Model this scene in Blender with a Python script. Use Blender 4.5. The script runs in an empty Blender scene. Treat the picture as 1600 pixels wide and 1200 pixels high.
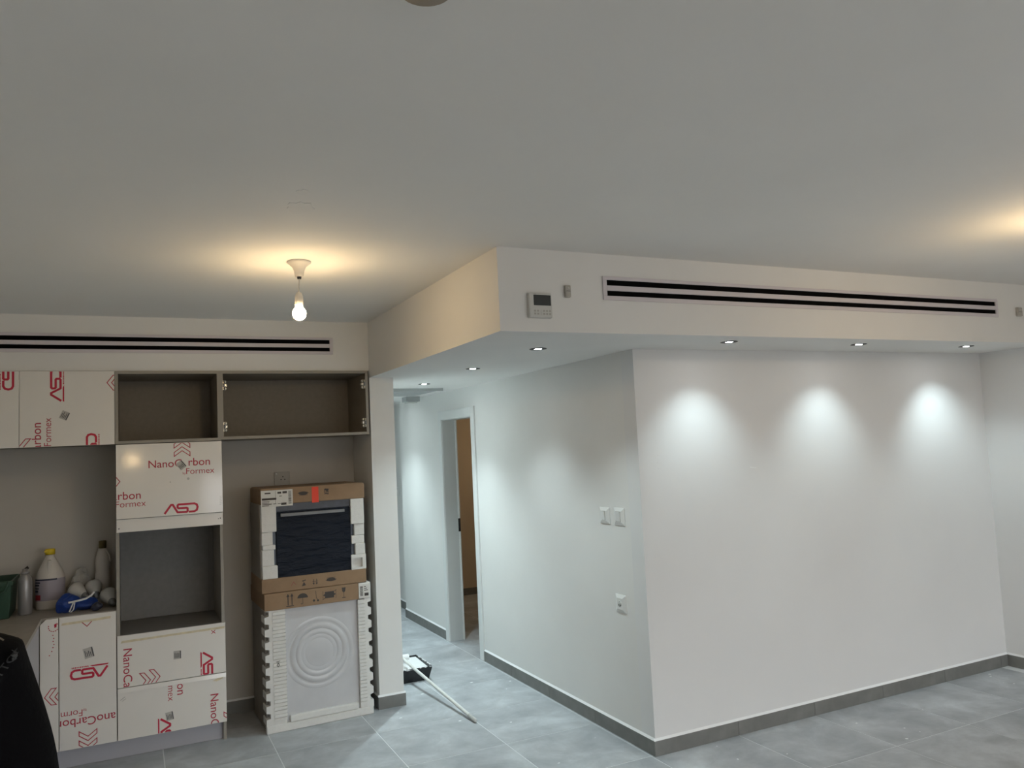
import bpy, bmesh, math, random
from mathutils import Vector, Matrix
from mathutils.bvhtree import BVHTree

random.seed(7)
sc = bpy.context.scene
COL = sc.collection

# ------------------------------------------------------------------ camera
cam_data = bpy.data.cameras.new('camera')
cam_data.sensor_width = 36.0
cam_data.lens = 1238.476 / 1600.0 * 36.0
cam_data.clip_start = 0.05
cam = bpy.data.objects.new('camera', cam_data)
COL.objects.link(cam)
YAW, PITCH, ROLL = 0.45006172, 0.07691865, -0.04673569
_f = Vector((math.sin(YAW) * math.cos(PITCH), math.cos(YAW) * math.cos(PITCH), math.sin(PITCH)))
_r = Vector((math.cos(YAW), -math.sin(YAW), 0))
_u = _r.cross(_f)
_r2 = _r * math.cos(ROLL) + _u * math.sin(ROLL)
_u2 = -_r * math.sin(ROLL) + _u * math.cos(ROLL)
cam.matrix_world = Matrix(((_r2.x, _u2.x, -_f.x, 0), (_r2.y, _u2.y, -_f.y, 0),
                           (_r2.z, _u2.z, -_f.z, 1.75), (0, 0, 0, 1)))
sc.camera = cam

# ------------------------------------------------------------------ world, exposure
world = bpy.data.worlds.new('world')
sc.world = world
world.use_nodes = True
_wn, _wl = world.node_tree.nodes, world.node_tree.links      # overcast sky over darker ground; fill that enters by an added rear opening
_tc = _wn.new('ShaderNodeTexCoord'); _sep = _wn.new('ShaderNodeSeparateXYZ'); _rp = _wn.new('ShaderNodeValToRGB')
_wl.new(_tc.outputs['Generated'], _sep.inputs[0]); _wl.new(_sep.outputs['Z'], _rp.inputs['Fac'])
_rp.color_ramp.elements[0].position = 0.0; _rp.color_ramp.elements[0].color = (0.26, 0.25, 0.235, 1)
_rp.color_ramp.elements[1].position = 0.04; _rp.color_ramp.elements[1].color = (0.95, 0.97, 0.99, 1)
_wl.new(_rp.outputs['Color'], _wn['Background'].inputs['Color'])
_wn['Background'].inputs['Strength'].default_value = 3.2
vs = sc.view_settings
vs.view_transform = 'Standard'
vs.look = 'None'
vs.exposure = 0.68
vs.gamma = 1.0
vs.use_curve_mapping = False

BULB_E = 116.0                       # pendant bulb radiance
BULB_COL = (1.0, 0.71, 0.38)
SPOT_W = 10.0                        # downlight power along the feature wall
SPOT_COL = (0.78, 0.96, 1.0)

# ------------------------------------------------------------------ key measures (metres, camera foot at the origin)
Z_CEIL = 2.658
Z_SOF = 2.268
X_LEFT, X_RIGHT = -1.10, 5.69
Y_REAR = -3.0
Y_KIT = 5.935
Y_FRONT = 5.41
Y_SOFFIT = 5.43
X_PIL0, X_PIL1 = 1.512, 1.685
X_COR = 2.602
Y_FEAT = 3.776
Y_BULK = 3.225

PATCHES = [(0.566, 2.90, .05, .07), (0.545, 2.72, .022, .03)]     # filled spots on the ceiling

# ------------------------------------------------------------------ materials
def nodes_of(name):
    m = bpy.data.materials.new(name)
    m.use_nodes = True
    nt = m.node_tree
    return m, nt, nt.nodes['Principled BSDF']

def mat(name, col, rough=0.6, metal=0.0, noise=0.0, nscale=20.0, bump=0.0, bscale=60.0, coat=0.0,
        emit=None, estr=0.0, alpha=1.0, trans=0.0, spec=0.5):
    m, nt, p = nodes_of(name)
    p.inputs['Base Color'].default_value = (*col, 1)
    p.inputs['Roughness'].default_value = rough
    p.inputs['Metallic'].default_value = metal
    p.inputs['Coat Weight'].default_value = coat
    p.inputs['Coat Roughness'].default_value = 0.09
    p.inputs['Specular IOR Level'].default_value = spec
    p.inputs['Transmission Weight'].default_value = trans
    p.inputs['Alpha'].default_value = alpha
    if emit:
        p.inputs['Emission Color'].default_value = (*emit, 1)
        p.inputs['Emission Strength'].default_value = estr
    tc = nt.nodes.new('ShaderNodeTexCoord')
    if noise > 0:
        n = nt.nodes.new('ShaderNodeTexNoise')
        n.inputs['Scale'].default_value = nscale
        n.inputs['Detail'].default_value = 5
        nt.links.new(tc.outputs['Object'], n.inputs['Vector'])
        r = nt.nodes.new('ShaderNodeValToRGB')
        r.color_ramp.elements[0].position = 0.3
        r.color_ramp.elements[1].position = 0.7
        r.color_ramp.elements[0].color = (*[c * (1 - noise) for c in col], 1)
        r.color_ramp.elements[1].color = (*[min(1, c * (1 + noise)) for c in col], 1)
        nt.links.new(n.outputs['Fac'], r.inputs['Fac'])
        nt.links.new(r.outputs['Color'], p.inputs['Base Color'])
    if bump > 0:
        n2 = nt.nodes.new('ShaderNodeTexNoise')
        n2.inputs['Scale'].default_value = bscale
        n2.inputs['Detail'].default_value = 4
        nt.links.new(tc.outputs['Object'], n2.inputs['Vector'])
        b = nt.nodes.new('ShaderNodeBump')
        b.inputs['Strength'].default_value = bump
        b.inputs['Distance'].default_value = 0.01
        nt.links.new(n2.outputs['Fac'], b.inputs['Height'])
        nt.links.new(b.outputs['Normal'], p.inputs['Normal'])
    return m

M = {}
M['wall'] = mat('white_wall_paint', (0.80, 0.795, 0.775), 0.75, noise=0.02, nscale=2.0, bump=0.08, bscale=9, spec=0.25)
M['greywall'] = mat('darker_grey_wall', (0.56, 0.53, 0.485), 0.85, noise=0.03, nscale=3.0, bump=0.08, bscale=9, spec=0.2)  # even greige base, darker than the white wall paint
M['feature'] = mat('white_feature_paint', (0.78, 0.78, 0.775), 0.6, noise=0.02, nscale=1.5, bump=0.07, bscale=7, spec=0.3)
M['ceiling'] = mat('ceiling_paint', (0.84, 0.835, 0.81), 0.85, noise=0.02, nscale=1.2, bump=0.12, bscale=5, spec=0.2)
M['bedroom'] = mat('bedroom_paint', (0.62, 0.52, 0.40), 0.8)
M['caulk'] = mat('white_caulk', (0.86, 0.87, 0.87), 0.7)
M['base'] = mat('grey_baseboard_tile', (0.19, 0.19, 0.18), 0.5, noise=0.14, nscale=9)
M['grout'] = mat('pale_grout', (0.74, 0.76, 0.77), 0.9)
M['carcass'] = mat('greige_carcass', (0.235, 0.205, 0.165), 0.55, noise=0.05, nscale=40)
M['edge'] = mat('greige_edge_band', (0.31, 0.285, 0.245), 0.5)
M['niche'] = mat('grey_laminate', (0.195, 0.19, 0.182), 0.5, noise=0.06, nscale=30)
M['film'] = mat('white_film_front', (0.80, 0.77, 0.72), 0.35, noise=0.015, nscale=6, coat=1.0, bump=0.02, bscale=14)
M['red'] = mat('crimson_print', (0.52, 0.012, 0.045), 0.45)
M['redthin'] = mat('thin_crimson_print', (0.44, 0.03, 0.055), 0.45)
M['sticker'] = mat('grey_sticker', (0.47, 0.45, 0.42), 0.6)
M['stickerdark'] = mat('dark_sticker_print', (0.10, 0.10, 0.10), 0.6)
M['tape'] = mat('yellowed_tape', (0.66, 0.58, 0.40), 0.5, noise=0.14, nscale=25)
M['counter'] = mat('beige_worktop', (0.36, 0.33, 0.29), 0.5, noise=0.08, nscale=18)
M['plinth'] = mat('lilac_grey_plinth', (0.42, 0.42, 0.46), 0.45)
M['vent'] = mat('pale_lilac_aluminium', (0.66, 0.62, 0.65), 0.4, metal=0.0)
M['black'] = mat('matt_black', (0.004, 0.004, 0.004), 0.9, spec=0.05)
M['blacktrim'] = mat('black_trim', (0.012, 0.013, 0.014), 0.4)
M['plastic'] = mat('white_plastic', (0.78, 0.78, 0.76), 0.35)
M['greyplastic'] = mat('grey_plastic', (0.42, 0.40, 0.36), 0.45)
M['paleplastic'] = mat('pale_grey_plastic', (0.60, 0.60, 0.57), 0.4)
M['screen'] = mat('dark_screen', (0.045, 0.05, 0.05), 0.2)
M['cardboard'] = mat('brown_cardboard', (0.30, 0.195, 0.115), 0.8, noise=0.08, nscale=12, bump=0.05, bscale=30)
M['boxgrey'] = mat('grey_wrapped_side', (0.26, 0.235, 0.205), 0.55, noise=0.1, nscale=8)
M['ink'] = mat('box_ink', (0.055, 0.045, 0.04), 0.7)
M['foam'] = mat('white_foam', (0.74, 0.73, 0.70), 0.7, noise=0.03, nscale=40, bump=0.15, bscale=180)
M['wrap'] = mat('cloudy_wrap', (0.56, 0.56, 0.575), 0.35, noise=0.05, nscale=7, coat=0.3, bump=0.10, bscale=9)
def wrinkled_glass():
    m, nt, p = nodes_of('film_covered_glass')
    p.inputs['Base Color'].default_value = (0.006, 0.010, 0.019, 1); p.inputs['Roughness'].default_value = 0.34; p.inputs['Specular IOR Level'].default_value = 0.13
    tc = nt.nodes.new('ShaderNodeTexCoord'); mp = nt.nodes.new('ShaderNodeMapping'); mp.inputs['Scale'].default_value = (5, 5, 16); mp.inputs['Rotation'].default_value = (0, math.radians(-9), 0)
    n = nt.nodes.new('ShaderNodeTexNoise'); n.inputs['Scale'].default_value = 1.6; n.inputs['Detail'].default_value = 4; n.inputs['Distortion'].default_value = 0.6
    b = nt.nodes.new('ShaderNodeBump'); b.inputs['Strength'].default_value = 0.6; b.inputs['Distance'].default_value = 0.02
    nt.links.new(tc.outputs['Object'], mp.inputs[0]); nt.links.new(mp.outputs[0], n.inputs['Vector']); nt.links.new(n.outputs['Fac'], b.inputs['Height']); nt.links.new(b.outputs['Normal'], p.inputs['Normal'])
    return m
M['glass'] = wrinkled_glass()
M['bluefilm'] = mat('blue_grey_film', (0.10, 0.125, 0.17), 0.35, noise=0.2, nscale=30)
M['steel'] = mat('filmed_steel', (0.20, 0.205, 0.21), 0.45, metal=0.2)
M['panelfilm'] = mat('dark_panel_film', (0.035, 0.04, 0.055), 0.35, noise=0.3, nscale=20)
M['labelpaper'] = mat('label_paper', (0.70, 0.69, 0.65), 0.7)
M['orange'] = mat('orange_red_sticker', (0.85, 0.06, 0.02), 0.5, emit=None)
M['hinge'] = mat('nickel_hinge', (0.85, 0.80, 0.72), 0.3, metal=0.6)
M['doorwhite'] = mat('white_door_lacquer', (0.76, 0.77, 0.76), 0.4)
M['jamb'] = mat('grey_white_jamb', (0.60, 0.61, 0.60), 0.45)
M['traybl'] = mat('black_paint_tub', (0.012, 0.013, 0.015), 0.4, noise=0.5, nscale=40)
M['paint'] = mat('wet_white_paint', (0.86, 0.87, 0.87), 0.35, bump=0.7, bscale=28)
M['pole'] = mat('white_pole', (0.74, 0.74, 0.71), 0.45, noise=0.05, nscale=30)
M['poletip'] = mat('grey_pole_tip', (0.50, 0.50, 0.48), 0.6, noise=0.2, nscale=60)
M['green'] = mat('dark_green_plastic', (0.022, 0.065, 0.04), 0.45, noise=0.15, nscale=10)
M['bottlegrey'] = mat('brushed_grey_bottle', (0.34, 0.33, 0.33), 0.35, metal=0.4)
M['jug'] = mat('milky_jug', (0.62, 0.58, 0.53), 0.4)
M['yellow'] = mat('yellow_cap', (0.72, 0.52, 0.02), 0.4)
M['navy'] = mat('navy_label', (0.03, 0.035, 0.06), 0.5)
M['lilaclabel'] = mat('lilac_label', (0.36, 0.33, 0.38), 0.5)
M['crimsonlabel'] = mat('crimson_label', (0.30, 0.03, 0.04), 0.5)
M['browncap'] = mat('olive_brown_cap', (0.10, 0.075, 0.02), 0.5)
M['bluebag'] = mat('royal_blue_bag', (0.012, 0.045, 0.24), 0.4, bump=0.5, bscale=16)
M['clear'] = mat('hazy_clear_plastic', (0.62, 0.60, 0.56), 0.25, alpha=0.55, bump=0.6, bscale=20)
M['cup'] = mat('white_lamp_glass', (0.55, 0.54, 0.51), 0.35)
M['cord'] = mat('white_cord', (0.72, 0.73, 0.75), 0.6)
M['jacket'] = mat('black_fabric', (0.0035, 0.0035, 0.0045), 0.9, bump=0.2, bscale=120, spec=0.1)
M['jackprint'] = mat('charcoal_print', (0.035, 0.037, 0.04), 0.7)
M['jackgold'] = mat('beige_print', (0.12, 0.10, 0.07), 0.6)
M['trousers'] = mat('dark_denim', (0.02, 0.022, 0.03), 0.85)
M['shoe'] = mat('black_shoe', (0.015, 0.015, 0.015), 0.5)
M['skin'] = mat('skin', (0.45, 0.28, 0.20), 0.55)
M['hair'] = mat('dark_hair', (0.015, 0.011, 0.009), 0.7, bump=0.5, bscale=90)
M['lens'] = mat('lit_downlight_lens', (0.9, 0.9, 0.9), 0.5, emit=(0.95, 0.98, 1.0), estr=80.0)
M['bulb'] = mat('lit_bulb_glass', (1, 1, 1), 0.4, emit=BULB_COL, estr=BULB_E)
M['rose'] = mat('white_ceiling_rose', (0.72, 0.69, 0.64), 0.45)
M['rosebrown'] = mat('taupe_ceiling_rose', (0.30, 0.25, 0.19), 0.5)
M['hatch'] = mat('grey_hatch', (0.44, 0.46, 0.46), 0.5)

def tile_material():
    m, nt, p = nodes_of('blue_grey_stone_tile')
    tc = nt.nodes.new('ShaderNodeTexCoord')
    oi = nt.nodes.new('ShaderNodeObjectInfo')
    mul = nt.nodes.new('ShaderNodeVectorMath'); mul.operation = 'SCALE'
    comb = nt.nodes.new('ShaderNodeCombineXYZ')
    for k in range(3):
        nt.links.new(oi.outputs['Random'], comb.inputs[k])
    nt.links.new(comb.outputs[0], mul.inputs[0]); mul.inputs['Scale'].default_value = 37.0
    add = nt.nodes.new('ShaderNodeVectorMath'); add.operation = 'ADD'
    nt.links.new(tc.outputs['Object'], add.inputs[0]); nt.links.new(mul.outputs[0], add.inputs[1])
    n1 = nt.nodes.new('ShaderNodeTexNoise'); n1.inputs['Scale'].default_value = 3.2
    n1.inputs['Detail'].default_value = 9; n1.inputs['Roughness'].default_value = 0.62; n1.inputs['Distortion'].default_value = 0.3
    nt.links.new(add.outputs[0], n1.inputs['Vector'])
    r = nt.nodes.new('ShaderNodeValToRGB')
    e = r.color_ramp.elements
    e[0].position = 0.28; e[0].color = (0.285, 0.30, 0.32, 1)
    e[1].position = 0.74; e[1].color = (0.60, 0.63, 0.655, 1)
    e2 = r.color_ramp.elements.new(0.5); e2.color = (0.41, 0.43, 0.45, 1)
    nt.links.new(n1.outputs['Fac'], r.inputs['Fac'])
    nt.links.new(r.outputs['Color'], p.inputs['Base Color'])
    n2 = nt.nodes.new('ShaderNodeTexNoise'); n2.inputs['Scale'].default_value = 9
    nt.links.new(add.outputs[0], n2.inputs['Vector'])
    mr = nt.nodes.new('ShaderNodeMapRange'); mr.inputs[3].default_value = 0.34; mr.inputs[4].default_value = 0.6
    nt.links.new(n2.outputs['Fac'], mr.inputs[0]); nt.links.new(mr.outputs[0], p.inputs['Roughness'])
    return m
M['tile'] = tile_material()

# ------------------------------------------------------------------ mesh helpers
WLOC = {}

class MB:
    """collects shapes in world space; build() links them as one mesh object"""
    def __init__(self, mtx=None):
        self.v = []; self.f = []; self.smooth = []; self.M = mtx
    def _add(self, vs, fs, smooth=False):
        b = len(self.v)
        self.v += [Vector(p) for p in vs]
        for f in fs:
            self.f.append(tuple(i + b for i in f)); self.smooth.append(smooth)
        return self
    def box(self, x0, x1, y0, y1, z0, z1):
        vs = [(x0, y0, z0), (x1, y0, z0), (x1, y1, z0), (x0, y1, z0), (x0, y0, z1), (x1, y0, z1), (x1, y1, z1), (x0, y1, z1)]
        return self._add(vs, [(0, 3, 2, 1), (4, 5, 6, 7), (0, 1, 5, 4), (1, 2, 6, 5), (2, 3, 7, 6), (3, 0, 4, 7)])
    def rbox(self, x0, x1, y0, y1, z0, z1, r=0.004, seg=2):
        bm = bmesh.new()
        b = MB().box(x0, x1, y0, y1, z0, z1)
        vv = [bm.verts.new(p) for p in b.v]
        for f in b.f: bm.faces.new([vv[i] for i in f])
        bmesh.ops.bevel(bm, geom=list(bm.edges), offset=r, segments=seg, affect='EDGES', profile=0.5)
        bm.verts.index_update()
        self._add([v.co.copy() for v in bm.verts], [[v.index for v in f.verts] for f in bm.faces], False)
        bm.free(); return self
    def prism(self, poly, axis, a, b):
        """poly: 2-D points; axis 'y': points are (x,z); 'x': (y,z); 'z': (x,y)"""
        def P(p, t):
            return {'y': (p[0], t, p[1]), 'x': (t, p[0], p[1]), 'z': (p[0], p[1], t)}[axis]
        n = len(poly)
        vs = [P(p, a) for p in poly] + [P(p, b) for p in poly]
        fs = [tuple(range(n)), tuple(range(2 * n - 1, n - 1, -1))] + [(i, i + n, (i + 1) % n + n, (i + 1) % n) for i in range(n)]
        return self._add(vs, fs)
    def tube(self, pts, radii, seg=12, caps=True):
        pts = [Vector(p) for p in pts]
        if not isinstance(radii, (list, tuple)): radii = [radii] * len(pts)
        rings = []
        for i, p in enumerate(pts):
            d = (pts[min(i + 1, len(pts) - 1)] - pts[max(i - 1, 0)]).normalized()
            a = d.orthogonal().normalized() if i == 0 else (prev - d * prev.dot(d)).normalized()
            prev = a; b = d.cross(a)
            rings.append([p + (a * math.cos(t) + b * math.sin(t)) * radii[i] for t in [2 * math.pi * k / seg for k in range(seg)]])
        vs = [q for r in rings for q in r]
        fs = []
        for i in range(len(pts) - 1):
            for k in range(seg):
                k2 = (k + 1) % seg
                fs.append((i * seg + k, i * seg + k2, (i + 1) * seg + k2, (i + 1) * seg + k))
        self._add(vs, fs, True)
        if caps:
            self._add(rings[0], [tuple(range(seg - 1, -1, -1))]); self._add(rings[-1], [tuple(range(seg))])
        return self
    def lathe(self, prof, c, axis='z', seg=28, sx=1.0, sy=1.0, smooth=True):
        """prof: (radius, height) pairs round the axis through c"""
        vs = []
        for r, h in prof:
            for k in range(seg):
                t = 2 * math.pi * k / seg
                a, b = r * math.cos(t) * sx, r * math.sin(t) * sy
                o = {'z': (a, b, h), 'y': (a, h, b), 'x': (h, a, b)}[axis]
                vs.append((c[0] + o[0], c[1] + o[1], c[2] + o[2]))
        fs = []
        for i in range(len(prof) - 1):
            for k in range(seg):
                k2 = (k + 1) % seg
                fs.append((i * seg + k, i * seg + k2, (i + 1) * seg + k2, (i + 1) * seg + k))
        return self._add(vs, fs, smooth)
    def build(self, name, m, parent=None, bevel=0.0):
        pts = [self.M @ p for p in self.v] if self.M else self.v
        lo = Vector([min(p[i] for p in pts) for i in range(3)]); hi = Vector([max(p[i] for p in pts) for i in range(3)])
        o0 = Vector(((lo.x + hi.x) / 2, (lo.y + hi.y) / 2, lo.z))
        me = bpy.data.meshes.new(name)
        me.from_pydata([p - o0 for p in pts], [], self.f)
        me.polygons.foreach_set('use_smooth', self.smooth)
        bm = bmesh.new(); bm.from_mesh(me)
        bmesh.ops.recalc_face_normals(bm, faces=bm.faces)
        if bevel > 0:
            bmesh.ops.remove_doubles(bm, verts=bm.verts, dist=1e-5)
            es = [e for e in bm.edges if len(e.link_faces) == 2 and e.calc_face_angle() > 0.6]
            bmesh.ops.bevel(bm, geom=es, offset=bevel, segments=2, affect='EDGES', profile=0.5, clamp_overlap=True)
        bm.to_mesh(me); bm.free()
        me.materials.append(M[m] if isinstance(m, str) else m)
        return link(name, me, o0, parent)

def link(name, me, wloc, parent=None):
    o = bpy.data.objects.new(name, me)
    COL.objects.link(o)
    WLOC[o] = Vector(wloc)
    if parent is not None:
        o.parent = parent
        o.location = Vector(wloc) - WLOC[parent]
    else:
        o.location = wloc
    return o

def tag(o, label, cat, group=None):
    o['label'] = label; o['category'] = cat
    if group: o['group'] = group
    return o

def thing(name, loc, label, cat, group=None):
    o = bpy.data.objects.new(name, None)
    o.empty_display_size = 0.1
    COL.objects.link(o); o.location = loc; WLOC[o] = Vector(loc)
    return tag(o, label, cat, group)

def struct(o):
    o['kind'] = 'structure'; return o

# ------------------------------------------------------------------ flat print helpers (panel plane x-z, facing -y)
class Print:
    def __init__(self): self.bm = bmesh.new()
    def stroke(self, pts, w, closed=False):
        """mitred ribbon along a polyline: neighbouring quads share their end edges, nothing overlaps"""
        P = []
        for p in pts:
            q = Vector((p[0], p[1]))
            if not P or (q - P[-1]).length > 1e-5: P.append(q)
        n = len(P); rows = []
        for i in range(n):
            d0 = (P[i] - P[i - 1]).normalized() if (i > 0 or closed) else None
            d1 = (P[(i + 1) % n] - P[i]).normalized() if (i < n - 1 or closed) else None
            if d0 is None or d1 is None:
                d = d1 or d0; m = Vector((-d.y, d.x)) * (w / 2)
            else:
                n0, n1 = Vector((-d0.y, d0.x)), Vector((-d1.y, d1.x)); m = n0 + n1
                m = n0.copy() if m.length < 1e-4 else m.normalized()
                m = m * (w / 2 / max(0.4, m.dot(n0)))
            rows.append((self.bm.verts.new((P[i].x + m.x, P[i].y + m.y, 0)), self.bm.verts.new((P[i].x - m.x, P[i].y - m.y, 0))))
        for i in range(n if closed else n - 1):
            r, t = rows[i], rows[(i + 1) % n]
            self.bm.faces.new((r[0], r[1], t[1], t[0]))
        return self
    def poly(self, pts):
        self.bm.faces.new([self.bm.verts.new((p[0], p[1], 0)) for p in pts]); return self
    def rect(self, x0, x1, y0, y1): return self.poly([(x0, y0), (x1, y0), (x1, y1), (x0, y1)])
    def disc(self, c, r, seg=16): return self.poly([(c[0] + r * math.cos(2 * math.pi * k / seg), c[1] + r * math.sin(2 * math.pi * k / seg)) for k in range(seg)])
    def text(self, s, at, width, rot=0.0, anchor='start', bold=0.0, squash=1.0):
        cu = bpy.data.curves.new('lettering', 'FONT')
        cu.body = s; cu.resolution_u = 4; cu.offset = bold
        ob = bpy.data.objects.new('lettering', cu); COL.objects.link(ob)
        dg = bpy.context.evaluated_depsgraph_get()
        me = bpy.data.meshes.new_from_object(ob.evaluated_get(dg))
        xs = [v.co.x for v in me.vertices]; x0, x1 = min(xs), max(xs)
        k = width / (x1 - x0)
        off = x0 if anchor == 'start' else x1
        c, si = math.cos(rot), math.sin(rot)
        for v in me.vertices:
            u, w = (v.co.x - off) * k, v.co.y * k * squash
            v.co = (at[0] + c * u - si * w, at[1] + si * u + c * w, 0)
        self.bm.from_mesh(me)
        bpy.data.objects.remove(ob); bpy.data.meshes.remove(me); bpy.data.curves.remove(cu)
        return self
    def clip(self, x0, x1, y0, y1):
        for co, no in (((x0, 0, 0), (-1, 0, 0)), ((x1, 0, 0), (1, 0, 0)), ((0, y0, 0), (0, -1, 0)), ((0, y1, 0), (0, 1, 0))):
            g = list(self.bm.verts) + list(self.bm.edges) + list(self.bm.faces)
            bmesh.ops.bisect_plane(self.bm, geom=g, plane_co=co, plane_no=no, clear_outer=True)
        return self
    def build(self, name, m, parent, fn):
        """fn maps (u, v) to a world point"""
        for v in self.bm.verts: v.co = fn(v.co.x, v.co.y)
        if not self.bm.verts: return None
        c = Vector((0, 0, 0))
        for v in self.bm.verts: c += v.co
        c /= len(self.bm.verts)
        for v in self.bm.verts: v.co -= c
        me = bpy.data.meshes.new(name); self.bm.to_mesh(me); self.bm.free()
        me.materials.append(M[m])
        return link(name, me, c, parent)

def front(y): return lambda u, v: Vector((u, y, v))

LOGO = [(0, 0), (75, 105), (95, 105), (150, 8), (255, 8), (265, 18), (265, 50), (255, 58), (162, 58), (150, 68), (150, 95),
        (162, 105), (345, 105), (372, 92), (382, 60), (372, 24), (345, 8), (278, 8)]
def logo(pr, at, width, rot, tagline=True):
    """stylised A-S-D mark; at = lower-left of the unrotated mark"""
    k = width / 385.0; c, s = math.cos(rot), math.sin(rot)
    T = lambda p: (at[0] + k * (c * p[0] - s * p[1]), at[1] + k * (s * p[0] + c * p[1]))
    pr.stroke([T(p) for p in LOGO], 25 * k)
    if tagline:
        pr.poly([T(p) for p in ((-12, -30), (190, -30), (160, -14), (-2, -14))])
        x = 200
        while x < 380:
            w = random.choice((9, 12, 15))
            pr.poly([T(p) for p in ((x, -30), (x + w, -30), (x + w, -16), (x, -16))]); x += w + 6

CHEV = [(-.5, 0), (-.5, .27), (0, .64), (.5, .27), (.5, 0), (0, .37)]
def chevron(pr, at, width, rot, w=0.0048):
    c, s = math.cos(rot), math.sin(rot)
    pr.stroke([(at[0] + width * (c * p[0] - s * p[1]), at[1] + width * (s * p[0] + c * p[1])) for p in CHEV], w, closed=True)

def sticker(parent, at, rot, y, s=0.044):
    """small crumpled grey stock label with print lines"""
    a, b = Print(), Print()
    c, si = math.cos(rot), math.sin(rot)
    T = lambda u, v: (at[0] + c * u - si * v, at[1] + si * u + c * v)
    a.poly([T(-s * .42, -s * .5), T(s * .42, -s * .5), T(s * .42, s * .5), T(-s * .42, s * .5)])
    for k in range(4):
        b.stroke([T(-s * .28 + k * s * .15, -s * .35), T(-s * .28 + k * s * .15, s * random.uniform(.05, .35))], s * .07)
    b.stroke([T(s * .36, -s * .45), T(s * .36, s * .45)], s * .13)
    o = a.build('stock_label', 'sticker', parent, front(y - .0008))
    b.build('label_print', 'stickerdark', o, front(y - .0014))

UP, LEFT, DOWN, RIGHT = 0.0, math.pi / 2, math.pi, -math.pi / 2     # reading directions

# ================================================================== STRUCTURE
# floor: grout bed with separate tiles
fl = struct(MB().box(-1.3, 5.9, -3.2, 10.2, -0.06, -0.0012).build('floor', 'grout'))
TS = 0.605
regions = [(-1.1, 5.69, -3, 3.776), (-1.1, 1.6, 3.7, 5.935), (1.5, 2.602, 3.7, 5.5), (1.685, 2.602, 5.4, 8.2), (1.685, 2.72, 8.2, 9.9),
           (2.6, 2.75, 6.2, 6.92), (2.72, 4.6, 6.0, 8.92)]
tile_me = None
for i in range(-9, 5):
    for j in range(-11, 13):
        x0, y0 = 3.79 + i * TS, 3.185 + j * TS
        if not any(x0 < r[1] - .01 and x0 + TS > r[0] + .01 and y0 < r[3] - .01 and y0 + TS > r[2] + .01 for r in regions): continue
        if x0 < -1.29 or x0 + TS > 5.89 or y0 < -3.19: continue
        g = 0.0028
        if tile_me is None:
            t = MB().box(x0 + g, x0 + TS - g, y0 + g, y0 + TS - g, -0.012, 0.0).build('tile', 'tile', fl, bevel=0.0006)
            tile_me = t.data
        else:
            link('tile', tile_me, (x0 + TS / 2, y0 + TS / 2, -0.012), fl)

ceil = struct(MB().box(-1.3, 5.9, -3.2, 6.1, Z_CEIL, Z_CEIL + .1).build('ceiling', 'ceiling'))
for cx, cy, rx, ry in PATCHES:
    rnd = random.Random(int(cx * 100)); pts = []
    for k in range(18):
        a = 2 * math.pi * k / 18; q = rnd.uniform(.75, 1.15); pts.append((cx + rx * q * math.cos(a), cy + ry * q * math.sin(a)))
    MB().prism(pts, 'z', Z_CEIL - .0016, Z_CEIL).build('plaster_patch', 'ceiling', ceil, .0008)
# dropped ceiling over the corridor and along the feature wall
struct(MB().box(X_PIL0, 5.9, Y_BULK, 10.2, Z_SOF, Z_CEIL).build('ceiling_bulkhead', 'wall'))
struct(MB().box(-1.3, X_PIL0, Y_SOFFIT, 6.1, 2.319, Z_CEIL).build('wall_soffit', 'wall'))
struct(MB().box(-1.3, X_PIL0, Y_KIT, 6.1, 0, 2.319).build('wall_back', 'greywall'))
struct(MB().box(-1.3, X_LEFT, -3.2, Y_KIT, 0, 2.319).box(-1.3, X_LEFT, -3.2, Y_SOFFIT, 2.319, Z_CEIL).build('wall_left', 'wall'))
WX0, WX1, WZ = 1.0, 5.4, 2.3
struct(MB().box(X_LEFT, WX0, -3.2, Y_REAR, 0, Z_CEIL).box(WX1, X_RIGHT, -3.2, Y_REAR, 0, Z_CEIL).box(WX0, WX1, -3.2, Y_REAR, WZ, Z_CEIL).build('wall_rear', 'wall'))
fill_win = bpy.data.objects.new('fill_window_1', None); COL.objects.link(fill_win); fill_win.location = (2.65, -3.1, 0); WLOC[fill_win] = Vector((2.65, -3.1, 0)); fill_win['kind'] = 'structure'  # unseen window, added so the sky can fill the room with light
for a, b in ((WX0, WX0 + .06), (2.42, 2.48), (3.90, 3.96), (WX1 - .06, WX1)):
    MB().box(a, b, -3.14, -3.08, 0.0, WZ).build('fill_window_frame', 'doorwhite', fill_win, .003)
MB().box(WX0, WX1, -3.14, -3.08, WZ - .06, WZ).build('fill_window_frame', 'doorwhite', fill_win, .003)
struct(MB().box(X_RIGHT, 5.9, -3.2, Y_BULK, 0, Z_CEIL).box(X_RIGHT, 5.9, Y_BULK, 10.2, 0, Z_SOF).build('wall_right', 'feature'))
wf = struct(MB().box(X_COR, X_RIGHT, Y_FEAT, 3.90, 0, Z_SOF).build('wall_feature', 'feature'))
MB().prism([(3.414, 1.545), (3.466, 1.538), (3.467, 1.543), (3.415, 1.551)], 'y', Y_FEAT - .0006, Y_FEAT).build('paint_nick', 'caulk', wf)
for k, (x, z, w) in enumerate(((2.724, 1.738, .045), (2.728, 1.722, .05), (2.738, 1.690, .04), (2.735, 1.650, .035), (2.728, 1.610, .03), (2.732, 1.575, .025))):
    MB().prism([(x, z), (x + w, z - .004), (x + w, z - .001), (x, z + .004)], 'y', Y_FEAT - .0012, Y_FEAT).build('trowel_mark', 'feature', wf)
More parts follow.
